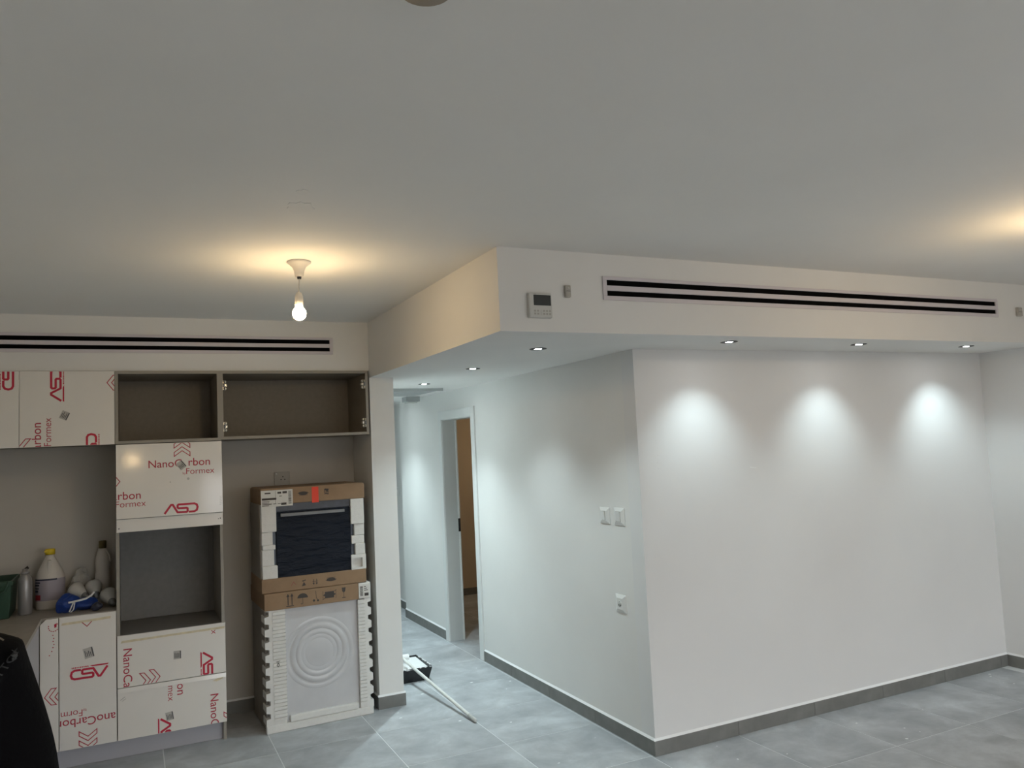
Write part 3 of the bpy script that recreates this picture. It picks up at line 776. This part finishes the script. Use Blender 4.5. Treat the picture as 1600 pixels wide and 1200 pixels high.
# foam corner posts with toothed outer edges
def toothed(xin, xout, z0, z1, n, depth):
    s = 1 if xout > xin else -1; pts = [(xin, z0)]
    h = (z1 - z0) / n
    for k in range(n):
        a = z0 + k * h
        pts += [(xout, a), (xout, a + h * .50), (xout - s * depth, a + h * .58), (xout - s * depth, a + h * .92)]
    pts += [(xout, z1), (xin, z1)]
    return pts
lp = WMB().prism(toothed(.805, .757, .05, .765, 9, .026), 'y', yw, yw + .12)
for k in range(30):
    z = .075 + k * .0228
    lp.box(.805, .886, yw - .003 - .004 * (k % 2), yw + .05, z, z + .0165)
lp.box(.803, .884, yw + .002, yw + .055, .05, .765)
lp.build('foam_post', 'foam', t)
rp = WMB().prism(toothed(1.41, 1.456, .05, .83, 9, .022), 'y', yw, yw + .12)
for k in range(30):
    z = .075 + k * .0228
    rp.box(1.365, 1.412, yw - .003 - .003 * (k % 2), yw + .05, z, z + .0165)
rp.box(1.367, 1.412, yw + .002, yw + .055, .05, .76)
rp.build('foam_post', 'foam', t)
WMB().box(.862, 1.375, yw + .022, yw + .05, .052, .77).build('film_front', 'wrap', t)
dm = WMB()
for r, w, h in ((.105, .020, .002), (.135, .020, .0045), (.172, .020, .005), (.215, .014, .002)):
    dm.lathe([(r - w, .0), (r - w * .4, -h), (r + w * .4, -h), (r + w, .0)], (1.105, yw + .022, .455), 'y', 48)
dm.lathe([(0, -.003), (.08, -.003), (.10, 0)], (1.105, yw + .022, .455), 'y', 48)
dm.build('drum_door', 'wrap', t)
WMB().box(.905, 1.352, yw - .004, yw + .03, .052, .092).build('foam_bar', 'foam', t, .004)
WMB().box(.757, 1.372, yw - .006, 5.87, .765, .872).build('cardboard_cap', 'cardboard', t, .004)
WMB().box(1.372, 1.457, yw - .004, 5.87, .765, .872).build('wrapped_corner', 'foam', t, .008)
lbl = WMB().box(1.374, 1.448, yw - .0065, yw - .005, .775, .862).build('shipping_label', 'labelpaper', t)
def rw(y): return lambda u, v: RW @ Vector((u, y, v))
p = Print()
for k in range(12): p.rect(1.382, 1.402, .785 + k * .0055, .785 + k * .0055 + random.uniform(.0015, .004))
p.rect(1.412, 1.440, .783, .802)
for k in range(3): p.rect(1.410, 1.436 - .006 * k, .818 + k * .012, .823 + k * .012)
p.build('label_print', 'ink', lbl, rw(yw - .0072))
p = Print()
zb = .782
for x in (.905, .930):                                  # this-way-up arrows
    p.rect(x - .003, x + .003, zb + .004, zb + .068); p.poly([(x - .010, zb + .058), (x + .010, zb + .058), (x, zb + .078)])
p.rect(.893, .942, zb - .004, zb + .001)
p.poly([(.965 + .034 - .034 * math.cos(a), zb + .040 + .030 * math.sin(a)) for a in [math.pi * k / 10 for k in range(11)]])   # umbrella
p.rect(.9975, 1.0005, zb + .004, zb + .044); p.stroke([(.999, zb + .004), (.991, zb + .001), (.988, zb + .008)], .003)
p.stroke([(1.085, zb + .075), (1.088, zb + .03), (1.100, zb + .012)], .003); p.disc((1.072, zb + .014), .008, 10); p.disc((1.098, zb + .012), .007, 10)
p.rect(1.145, 1.205, zb + .018, zb + .060)
for sx, x in ((-1, 1.132), (1, 1.218)):
    p.poly([(x, zb + .039), (x - sx * .018, zb + .050), (x - sx * .018, zb + .028)]); p.stroke([(x, zb + .012), (x, zb + .066)], .0025)
p.stroke([(1.128, zb + .010), (1.145, zb + .020)], .003); p.stroke([(1.205, zb + .058), (1.222, zb + .068)], .003)
p.poly([(1.258, zb + .074), (1.284, zb + .074), (1.281, zb + .050), (1.274, zb + .042), (1.268, zb + .042), (1.261, zb + .050)])
p.rect(1.2695, 1.2725, zb + .010, zb + .044); p.rect(1.259, 1.283, zb + .006, zb + .011)
p.build('handling_symbols', 'ink', t, rw(yw - .0066))
p = Print(); p.stroke([(.822, .442), (.846, .446)], .0035); p.stroke([(.834, .436), (.826, .420), (.834, .410), (.842, .420), (.834, .436), (.842, .432)], .003)
p.build('pen_mark', 'ink', t, rw(yw - .0078))

# ================================================================== PACKED OVEN
RO = Matrix.Translation((1.09, 5.36, 0)) @ Matrix.Rotation(math.radians(0.8), 4, 'Z') @ Matrix.Translation((-1.09, -5.36, 0))
OMB = lambda: MB(RO)
t = thing('packed_oven', (1.09, 5.58, .872), 'built-in oven in foam between cardboard trays, stacked on the packed washing machine', 'oven')
yo = 5.365
OMB().box(.775, 1.41, yo + .035, 5.78, .93, 1.47).build('oven_body', 'bluefilm', t, .003)
OMB().box(.7465, .772, yo + .06, 5.80, .95, 1.44).build('side_wrap', 'boxgrey', t, .003)
OMB().box(1.412, 1.428, yo + .06, 5.80, .95, 1.44).build('side_wrap', 'boxgrey', t, .003)
OMB().box(.745, 1.43, yo - .004, 5.81, .874, .964).build('cardboard_tray', 'cardboard', t, .004)
top = OMB().prism([(.750, 1.438), (1.435, 1.438), (1.435, 1.535), (1.425, 1.543), (.760, 1.543), (.750, 1.535)], 'y', yo - .004, 5.81).build('cardboard_tray', 'cardboard', t, .006)
OMB().box(.846, 1.338, yo + .014, yo + .035, .958, 1.385).build('oven_door_glass', 'glass', t, .003)
OMB().box(.846, 1.338, yo + .016, yo + .035, 1.388, 1.440).build('control_panel', 'panelfilm', t, .003)
h = OMB().box(.872, 1.292, yo - .016, yo - .004, 1.356, 1.376)
h.box(.90, .915, yo - .004, yo + .016, 1.360, 1.372).box(1.25, 1.265, yo - .004, yo + .016, 1.360, 1.372)
h.build('door_handle', 'steel', t, .002)
def foam_blocks(blocks):
    for x0, x1, z0, z1, y in blocks:
        OMB().box(x0, x1, y, yo + .06, z0, z1).build('foam_block', 'foam', t, .004)
foam_blocks([(.752, .846, 1.262, 1.438, yo - .002), (.752, .822, 1.178, 1.262, yo + .006), (.758, .838, 1.148, 1.178, yo + .004),
             (.752, .828, 1.046, 1.148, yo + .002), (.752, .848, .964, 1.046, yo - .002)])
foam_blocks([(1.336, 1.428, 1.268, 1.438, yo - .002), (1.358, 1.428, 1.19, 1.268, yo + .006), (1.338, 1.426, 1.135, 1.19, yo + .005),
             (1.362, 1.430, 1.062, 1.135, yo + .004)])
f = OMB(); x0, x1, z0, z1 = 1.332, 1.432, .964, 1.062
f.box(x0, x1, yo - .002, yo + .06, 1.040, z1).box(x0, 1.345, yo - .002, yo + .06, z0, 1.04).box(1.408, x1, yo - .002, yo + .06, z0, 1.04).box(1.345, 1.408, yo - .002, yo + .06, z0, .978)
f.box(1.345, 1.408, yo + .025, yo + .06, .978, 1.04)
f.build('foam_block', 'foam', t)
def ro(y): return lambda u, v: RO @ Vector((u, y, v))
lb = OMB().box(.752, .953, yo - .0062, yo - .0045, 1.424, 1.530).build('shipping_label', 'labelpaper', t)
p = Print()
p.rect(.775, .812, 1.508, 1.516); p.rect(.856, .880, 1.506, 1.518); p.rect(.888, .916, 1.506, 1.520)
p.rect(.757, .848, 1.468, 1.481); p.rect(.842, .8435, 1.44, 1.525)
for k in range(13): p.rect(.925, .944, 1.438 + k * .0066, 1.438 + k * .0066 + random.uniform(.002, .0045))
for k in range(4): p.rect(.758, .80 + .02 * random.random(), 1.430 + k * .009, 1.434 + k * .009)
for k in range(4): p.rect(.80 + k * .028, .82 + k * .028, 1.440, 1.444)
p.rect(.878, .912, 1.432, 1.446); p.rect(.866, .884, 1.488, 1.492)
p.build('label_print', 'ink', lb, ro(yo - .0070))
OMB().box(1.078, 1.122, yo - .0062, yo - .0045, 1.432, 1.535).build('orange_sticker', 'orange', t)
def oven_symbols(sx, zb, xs, flip):
    p = Print(); s = -1 if flip else 1; Z = lambda v: zb + s * v
    x = xs[0]
    p.poly([(x + .030 * math.cos(a), Z(.012 * math.sin(a))) for a in [2 * math.pi * k / 16 for k in range(16)]])
    p.stroke([(x - .036, Z(0)), (x - .024, Z(.008))], .003); p.stroke([(x + .036, Z(0)), (x + .024, Z(.008))], .003); p.stroke([(x - .03, Z(-.012)), (x + .03, Z(-.012))], .002)
    x = xs[1]
    for dx in (-.010, .010):
        p.rect(x + dx - .002, x + dx + .002, zb - .018, zb + .014); p.poly([(x + dx - .007, Z(.010)), (x + dx + .007, Z(.010)), (x + dx, Z(.022))])
    p.rect(x - .018, x + .018, zb - .001, zb + .001)
    x = xs[2]
    p.poly([(x - .014, Z(.022)), (x + .012, Z(.018)), (x + .004, Z(.002)), (x - .004, Z(.002))]); p.stroke([(x, Z(.002)), (x - .002, Z(-.016))], .003); p.stroke([(x - .012, Z(-.010)), (x + .012, Z(-.016))], .006)
    p.build('handling_symbols', 'ink', t, ro(yo - .0046))
oven_symbols(1, 1.498, (1.022, 1.175, 1.178), False)
oven_symbols(1, .918, (1.190, 1.085, 1.012), True)
p = Print(); p.stroke([(.93, .905), (.945, .93), (.96, .91)], .002); p.build('pen_mark', 'crimsonlabel', t, ro(yo - .0046))

# ================================================================== THINGS ON THE WORKTOP
ZC = 0.8725
# green crate at the left edge
t = thing('green_crate', (-0.83, 5.72, ZC), 'dark green plastic crate cut off by the left photo edge on the worktop', 'crate')
x0, x1, y0, y1, hh = -1.06, -.655, 5.58, 5.88, .215
b = MB()
for a in (0, 1):
    pass
def tub(mb, x0, x1, y0, y1, z0, z1, flare, th):
    o0 = [(x0, y0), (x1, y0), (x1, y1), (x0, y1)]; s = [(-1, -1), (1, -1), (1, 1), (-1, 1)]
    ob = [(p[0], p[1], z0) for p in o0]; ot = [(p[0] + q[0] * flare, p[1] + q[1] * flare, z1) for p, q in zip(o0, s)]
    it = [(p[0] + q[0] * (flare - th), p[1] + q[1] * (flare - th), z1) for p, q in zip(o0, s)]; ib = [(p[0] - q[0] * th, p[1] - q[1] * th, z0 + th) for p, q in zip(o0, s)]
    vs = ob + ot + it + ib
    fs = [(3, 2, 1, 0)] + [(i, (i + 1) % 4, (i + 1) % 4 + 4, i + 4) for i in range(4)] + [(i + 4, (i + 1) % 4 + 4, (i + 1) % 4 + 8, i + 8) for i in range(4)] + [(i + 8, (i + 1) % 4 + 8, (i + 1) % 4 + 12, i + 12) for i in range(4)] + [(12, 13, 14, 15)]
    return mb._add(vs, fs)
tub(MB(), x0, x1, y0, y1, ZC, ZC + hh, .012, .006).build('tub', 'green', t, .003)
MB().box(x0 - .02, x1 + .02, y0 - .024, y0 - .012, ZC + hh - .022, ZC + hh + .004).box(x0 - .02, x1 + .02, y1 + .012, y1 + .022, ZC + hh - .022, ZC + hh + .004)\
    .box(x1 + .012, x1 + .022, y0 - .012, y1 + .012, ZC + hh - .022, ZC + hh + .004).box(x0 - .022, x0 - .012, y0 - .012, y1 + .012, ZC + hh - .022, ZC + hh + .004).build('rim', 'green', t, .003)
MB().tube([(-.80, y0 - .02, ZC + hh), (-.78, y0 - .034, ZC + hh - .06), (-.72, y0 - .036, ZC + hh - .075), (-.672, y0 - .034, ZC + hh - .05), (-.655, y0 - .02, ZC + hh)], .005, 8).build('handle', 'green', t)
# grey bottle
bx, by = -.583, 5.665
t = thing('grey_bottle', (bx, by, ZC), 'slim grey metal bottle with a small cap beside the green crate', 'bottle')
MB().lathe([(0, 0), (.034, 0), (.038, .006), (.038, .195), (.034, .215), (.024, .23), (.022, .242), (.0, .242)], (bx, by, ZC)).build('flask', 'bottlegrey', t)
MB().lathe([(0, .240), (.024, .240), (.024, .252), (.016, .256), (.015, .272), (0, .272)], (bx, by, ZC)).build('cap', 'bottlegrey', t)
MB().tube([(bx, by, ZC + .270), (bx + .012, by, ZC + .282), (bx + .018, by - .004, ZC + .270)], .005, 8).build('cap_loop', 'blacktrim', t)
# milky jug with yellow cap
bx, by = -.462, 5.80
t = thing('cleaner_jug', (bx, by, ZC), 'milky plastic jug with a yellow cap and dark striped label', 'jug')
MB().lathe([(0, 0), (.072, 0), (.079, .008), (.080, .16), (.078, .20), (.066, .235), (.042, .285), (.024, .322), (.021, .332), (0, .332)], (bx, by, ZC), seg=28, sy=.75).build('jug_body', 'jug', t)
MB().rbox(bx - .009, bx + .009, by - .054, by - .030, ZC + .21, ZC + .30, .004).build('handle', 'jug', t)
MB().lathe([(0, .331), (.028, .331), (.028, .362), (.024, .366), (0, .366)], (bx, by, ZC)).build('yellow_cap', 'yellow', t)
MB().box(bx - .030, bx - .010, by - .030, by - .012, ZC + .345, ZC + .360).build('cap_spout', 'yellow', t, .003)
MB().lathe([(.081, .055), (.0815, .056), (.0815, .185), (.081, .186)], (bx, by, ZC), seg=28, sy=.76).build('label', 'lilaclabel', t)
lm = MB()
for z, hgt, a0, a1 in ((.178, .010, 200, 300), (.162, .009, 200, 232), (.146, .009, 200, 228), (.128, .007, 200, 226), (.108, .012, 200, 222)):
    n = 10; vs = []; fs = []
    for k in range(n + 1):
        a = math.radians(a0 + (a1 - a0) * k / n)
        for zz in (z, z + hgt): vs.append((bx + .083 * math.cos(a), by + .083 * .76 * math.sin(a), ZC + zz))
    for k in range(n): fs.append((2 * k, 2 * k + 2, 2 * k + 3, 2 * k + 1))
    lm._add(vs, fs)
lm.build('label_stripes', 'navy', t)
lm = MB(); vs = []; fs = []
for k in range(7):
    a = math.radians(200 + 34 * k / 6)
    for zz in (.060, .092): vs.append((bx + .083 * math.cos(a), by + .083 * .76 * math.sin(a), ZC + zz))
for k in range(6): fs.append((2 * k, 2 * k + 2, 2 * k + 3, 2 * k + 1))
lm._add(vs, fs).build('label_patch', 'crimsonlabel', t)
# tall white bottle with brown cap
bx, by = -.172, 5.86
t = thing('tall_white_bottle', (bx, by, ZC), 'tall white bottle with an olive brown cap beside the tall unit', 'bottle')
MB().lathe([(0, 0), (.040, 0), (.046, .006), (.046, .17), (.041, .20), (.044, .24), (.040, .28), (.028, .32), (.022, .338), (0, .338)], (bx, by, ZC), seg=26, sy=.8).build('bottle_body', 'jug', t)
MB().lathe([(0, .337), (.0225, .337), (.0225, .380), (.020, .384), (0, .384)], (bx, by, ZC)).build('cap', 'browncap', t)
MB().tube([(bx + .020, by - .01, ZC + .325), (bx + .040, by - .012, ZC + .29), (bx + .044, by - .01, ZC + .25)], .006, 8).build('grip', 'jug', t)
# cloudy plastic bag
def blob(name, c, r, m, parent=None, seed=0, amp=.25, sub=3):
    rnd = random.Random(seed)
    bm = bmesh.new(); bmesh.ops.create_icosphere(bm, subdivisions=sub, radius=1)
    ph = [(Vector((rnd.uniform(-1, 1), rnd.uniform(-1, 1), rnd.uniform(-1, 1))) * rnd.uniform(2, 6), rnd.uniform(0, 6)) for _ in range(9)]
    mb = MB()
    vs = []
    for v in bm.verts:
        k = 1 + amp * sum(math.sin(v.co.dot(a) + b) for a, b in ph) / 5
        q = v.co * k
        vs.append((c[0] + q.x * r[0], c[1] + q.y * r[1], c[2] + max(q.z, -.95) * r[2]))
    bm.verts.index_update()
    mb._add(vs, [[v.index for v in f.verts] for f in bm.faces], amp < .2)
    bm.free()
    return mb.build(name, m, parent)
o = blob('plastic_bag', (-.298, 5.866, ZC + .110), (.066, .040, .108), 'clear', None, 21, .55); tag(o, 'crumpled hazy plastic bag between the yellow capped jug and the tall bottle', 'bag')
# lamp glasses lying on the blue bag
def lamp_glass(name, c, direction, label):
    d = Vector(direction).normalized()
    t = thing(name, (c[0], c[1], c[2]), label, 'lamp', 'white reflector lamps lying on the worktop')
    q = Vector(c)
    rot = Vector((0, 0, 1)).rotation_difference(d).to_matrix().to_4x4()
    mtx = Matrix.Translation(q) @ rot
    MB(mtx).lathe([(0, 0), (.040, 0), (.050, .006), (.050, .022), (.040, .050), (.026, .085), (.022, .092), (0, .092)], (0, 0, 0), seg=24).build('reflector', 'cup', t)
    MB(mtx).lathe([(0, .090), (.022, .090), (.024, .102), (.014, .104), (.0135, .128), (.006, .132), (0, .132)], (0, 0, 0), seg=20).build('screw_base', 'steel', t)
    return t
lamp_glass('reflector_lamp', (-.330, 5.740, ZC + .112), (.62, -.62, -.42), 'white reflector lamp lying nearest the jug, above the blue bag')
lamp_glass('reflector_lamp', (-.225, 5.79, ZC + .115), (.20, -.80, -.50), 'white reflector lamp lying in the middle, in front of the tall bottle')
lamp_glass('reflector_lamp', (-.140, 5.665, ZC + .068), (.25, -.80, -.35), 'white reflector lamp lying nearest the tall unit')
# blue bag
t = thing('blue_bag', (-.30, 5.58, ZC), 'royal blue folded bag with a white cord handle on the worktop', 'bag')
blob('bag_body', (-.352, 5.580, ZC + .050), (.066, .055, .056), 'bluebag', t, 5, .22)
blob('bag_flap', (-.268, 5.585, ZC + .036), (.078, .048, .036), 'bluebag', t, 9, .22)
MB().tube([(-.345, 5.515, ZC + .062), (-.30, 5.512, ZC + .068), (-.255, 5.52, ZC + .074), (-.225, 5.525, ZC + .09), (-.21, 5.54, ZC + .105)], .006, 8).build('cord_handle', 'cord', t)
MB().tube([(-.318, 5.512, ZC + .064), (-.330, 5.505, ZC + .035), (-.340, 5.503, ZC + .012), (-.331, 5.503, ZC + .006), (-.318, 5.505, ZC + .022), (-.312, 5.510, ZC + .060)], .0035, 8).build('cord_loop', 'cord', t)
# small dark pouch
o = blob('dark_pouch', (-.195, 5.50, ZC + .024), (.030, .036, .025), 'navy', None, 12, .2); tag(o, 'small dark crumpled pouch between the blue bag and the tall unit', 'pouch')

# ================================================================== PAINT TUB AND POLE
t = thing('paint_tub', (1.93, 6.05, 0), 'black paint tub half full of white paint on the corridor floor', 'paint tub')
tub(MB(), 1.745, 2.03, 5.90, 6.24, 0.0, .105, .026, .005).build('tub', 'traybl', t, .003)
pm = MB(); n = 10
vs = []; fs = []
rnd = random.Random(4)
for i in range(n + 1):
    for j in range(n + 1):
        u, v = i / n, j / n
        ed = 1 if i in (0, n) or j in (0, n) else 0
        vs.append((1.728 + u * .319, 5.884 + v * .372, .080 + (0 if ed else rnd.uniform(-.004, .006)) + (.012 * v)))
for i in range(n):
    for j in range(n):
        a = i * (n + 1) + j
        fs.append((a, a + n + 1, a + n + 2, a + 1))
pm._add(vs, fs, True).build('white_paint', 'paint', t)
sm = MB()
for k in range(14):
    x = rnd.uniform(1.77, 2.04); sm.box(x, x + rnd.uniform(.008, .03), 5.868, 5.874, .102 - rnd.uniform(0, .006), .1075)
for k in range(8):
    y = rnd.uniform(5.9, 6.2); sm.box(2.050, 2.058, y, y + rnd.uniform(.01, .04), .101, .1075)
sm.build('paint_smears', 'paint', t)

t = thing('roller_pole', (1.96, 4.82, 0), 'white extension pole of a paint roller leaning from the tub to the corridor floor', 'paint roller')
A = Vector((1.962, 4.815, .013)); Bp = Vector((1.893, 5.868, .122)); d = (Bp - A).normalized(); E = A + d * 1.26
MB().tube([A + d * .10, Bp, E], .0115, 14).build('pole', 'pole', t)
MB().tube([A, A + d * .012, A + d * .05, A + d * .055, A + d * .10], [.008, .013, .0135, .0115, .0125], 14).build('end_grip', 'poletip', t)
MB().tube([E, E + Vector((0, .05, .004)), E + Vector((-.06, .06, -.01))], .004, 8).build('roller_frame', 'steel', t)
MB().tube([E + Vector((-.06, .07, -.012)), E + Vector((.07, .07, -.012))], .024, 14).build('roller_sleeve', 'paint', t)

# dried paint specks on the tiles
sp = MB(); rnd = random.Random(11)
for k in range(46):
    if k < 24: x, y = rnd.uniform(2.7, 5.4), rnd.uniform(2.6, 3.72)
    else: x, y = rnd.uniform(1.5, 2.55), rnd.uniform(3.6, 6.5)
    r = rnd.uniform(.003, .009)
    sp.lathe([(0, .0012), (r * .7, .001), (r, 0)], (x, y, 0.0002), seg=7, sx=rnd.uniform(.7, 1.8))
o = sp.build('paint_specks', 'caulk'); o['kind'] = 'stuff'
tag(o, 'dried white paint specks scattered over the grey floor tiles', 'paint specks')

# ================================================================== PERSON (only a shoulder reaches into the picture)
def skinned(name, joints, edges, m, parent, levels=2, extra=None):
    names = list(joints)
    me = bpy.data.meshes.new(name)
    me.from_pydata([joints[n][0] for n in names], [(names.index(a), names.index(b)) for a, b in edges], [])
    o = bpy.data.objects.new(name, me); COL.objects.link(o)
    sk = o.modifiers.new('skin', 'SKIN'); sk.use_smooth_shade = True
    for i, n in enumerate(names):
        r = joints[n][1]
        me.skin_vertices[0].data[i].radius = r if isinstance(r, tuple) else (r, r)
        me.skin_vertices[0].data[i].use_root = (i == 0)
    ss = o.modifiers.new('subd', 'SUBSURF'); ss.levels = levels; ss.render_levels = levels
    dg = bpy.context.evaluated_depsgraph_get()
    new = bpy.data.meshes.new_from_object(o.evaluated_get(dg))
    bpy.data.objects.remove(o)
    if extra:
        bm = bmesh.new(); bm.from_mesh(new)
        extra(bm)
        bm.to_mesh(new); bm.free()
    for pl in new.polygons: pl.use_smooth = True
    new.materials.clear(); new.materials.append(M[m]); new.name = name
    c = Vector((0, 0, 0))
    for v in new.vertices: c += v.co
    c /= len(new.vertices)
    for v in new.vertices: v.co -= c
    return link(name, new, c, parent)

PX, PY = -0.352, 1.50
person = thing('person', (PX, PY, 0), 'person in a black jacket with dark lettering, shoulder at the lower left edge', 'person')
def J(x, y, z, r): return ((PX + x, PY + y, z), r)
body = {'pelvis': J(0, 0, .95, (.13, .10)), 'waist': J(0, .005, 1.10, (.125, .09)), 'chest': J(0, 0, 1.30, (.145, .105)), 'neck0': J(0, -.01, 1.46, .065),
        'neck': J(0, .0, 1.54, .056), 'jaw': J(0, .025, 1.60, (.062, .07)), 'head': J(0, .02, 1.70, (.074, .092)), 'crown': J(0, .012, 1.775, (.058, .07))}
be = [('pelvis', 'waist'), ('waist', 'chest'), ('chest', 'neck0'), ('neck0', 'neck'), ('neck', 'jaw'), ('jaw', 'head'), ('head', 'crown')]
for s, n in ((1, 'r'), (-1, 'l')):
    body.update({'sh' + n: J(s * .165, -.01, 1.42, .06), 'el' + n: J(s * .215, -.02, 1.12, .043), 'wr' + n: J(s * .215, .07, .87, .028), 'pa' + n: J(s * .210, .10, .79, (.018, .034)),
                 'hip' + n: J(s * .09, 0, .90, .085), 'kn' + n: J(s * .105, .01, .49, .055), 'an' + n: J(s * .11, -.02, .09, .038), 'toe' + n: J(s * .125, .13, .035, (.038, .025))})
    be += [('chest', 'sh' + n), ('sh' + n, 'el' + n), ('el' + n, 'wr' + n), ('wr' + n, 'pa' + n), ('pelvis', 'hip' + n), ('hip' + n, 'kn' + n), ('kn' + n, 'an' + n), ('an' + n, 'toe' + n)]
    for k, (dy, ln) in enumerate(((.028, .062), (.010, .072), (-.008, .068), (-.024, .054))):
        a, b, c = 'f%d%s' % (k, n), 'g%d%s' % (k, n), 'h%d%s' % (k, n)
        body.update({a: J(s * .208, .11 + dy, .752, .009), b: J(s * .200, .115 + dy, .752 - ln * .55, .0085), c: J(s * .186, .117 + dy, .752 - ln, .0075)})
        be += [('pa' + n, a), (a, b), (b, c)]
    body.update({'t0' + n: J(s * .196, .142, .80, .011), 't1' + n: J(s * .186, .158, .765, .0095), 't2' + n: J(s * .178, .163, .738, .008)})
    be += [('wr' + n, 't0' + n), ('t0' + n, 't1' + n), ('t1' + n, 't2' + n)]
def face(bm):
    def ell(c, r):
        g = bmesh.ops.create_icosphere(bm, subdivisions=2, radius=1)
        for v in g['verts']: v.co = Vector((PX + c[0] + v.co.x * r[0], PY + c[1] + v.co.y * r[1], c[2] + v.co.z * r[2]))
    ell((0, .112, 1.672), (.014, .022, .024))
    for s in (-1, 1):
        ell((s * .074, .01, 1.68), (.012, .02, .032)); ell((s * .03, .098, 1.70), (.014, .012, .009))
    ell((0, .098, 1.632), (.024, .010, .008))
skinned('body', body, be, 'skin', person, 2, face)
skinned('hair', {'a': J(0, -.012, 1.72, (.078, .088)), 'b': J(0, .0, 1.785, (.068, .080)), 'c': J(0, -.035, 1.64, (.062, .05))}, [('a', 'b'), ('a', 'c')], 'hair', person)
jk = {'hem': J(0, 0, .88, (.165, .135)), 'waist': J(0, .005, 1.08, (.165, .13)), 'chest': J(0, -.005, 1.28, (.175, .135)), 'yoke': J(0, -.01, 1.445, (.125, .105)), 'collar': J(0, -.005, 1.535, (.078, .075))}
je = [('hem', 'waist'), ('waist', 'chest'), ('chest', 'yoke'), ('yoke', 'collar')]
for s, n in ((1, 'r'), (-1, 'l')):
    jk.update({'s' + n: J(s * .140, -.012, 1.424, .087), 'u' + n: J(s * .182, -.015, 1.27, .072), 'e' + n: J(s * .200, -.018, 1.12, .060), 'w' + n: J(s * .215, .06, .89, .044)})
    je += [('yoke', 's' + n), ('s' + n, 'u' + n), ('u' + n, 'e' + n), ('e' + n, 'w' + n)]
jacket = skinned('jacket', jk, je, 'jacket', person, 2)
tr = {'seat': J(0, 0, .93, (.15, .12))}; te = []
for s, n in ((1, 'r'), (-1, 'l')):
    tr.update({'h' + n: J(s * .092, 0, .84, .10), 'k' + n: J(s * .105, .01, .49, .072), 'c' + n: J(s * .11, -.018, .10, .058)})
    te += [('seat', 'h' + n), ('h' + n, 'k' + n), ('k' + n, 'c' + n)]
skinned('trousers', tr, te, 'trousers', person, 2)
for s in (1, -1):
    skinned('shoe', {'a': J(s * .11, -.03, .048, (.046, .046)), 'b': J(s * .118, .06, .042, (.046, .040)), 'c': J(s * .127, .15, .034, (.042, .032))}, [('a', 'b'), ('b', 'c')], 'shoe', person)

# lettering wrapped on to the jacket's back shoulder
def wrap_print(pr, name, m, origin, right, up):
    jm = jacket.data; off = WLOC[jacket]
    bvh = BVHTree.FromPolygons([v.co + off for v in jm.vertices], [tuple(p.vertices) for p in jm.polygons])
    right, up = Vector(right).normalized(), Vector(up).normalized(); fwd = up.cross(right).normalized()
    def fn(u, v):
        q = Vector(origin) + right * u + up * v
        h = bvh.ray_cast(q - fwd * .4, fwd)
        return (h[0] - fwd * .0022) if h[0] is not None else q
    bmesh.ops.subdivide_edges(pr.bm, edges=[e for e in pr.bm.edges if e.calc_length() > .012], cuts=1)
    pr.build(name, m, jacket, fn)
pr = Print(); pr.text('ITTON', (0, 0), .043, math.radians(56), 'start', .006)
wrap_print(pr, 'lettering', 'jackprint', (-.178, 1.42, 1.440), (1, -.15, 0), (0, 0, 1))
pr = Print(); pr.stroke([(-.012, .005), (0, 0), (.005, -.004)], .0025)
wrap_print(pr, 'emblem', 'jackgold', (-.178, 1.42, 1.500), (1, -.15, 0), (0, 0, 1))
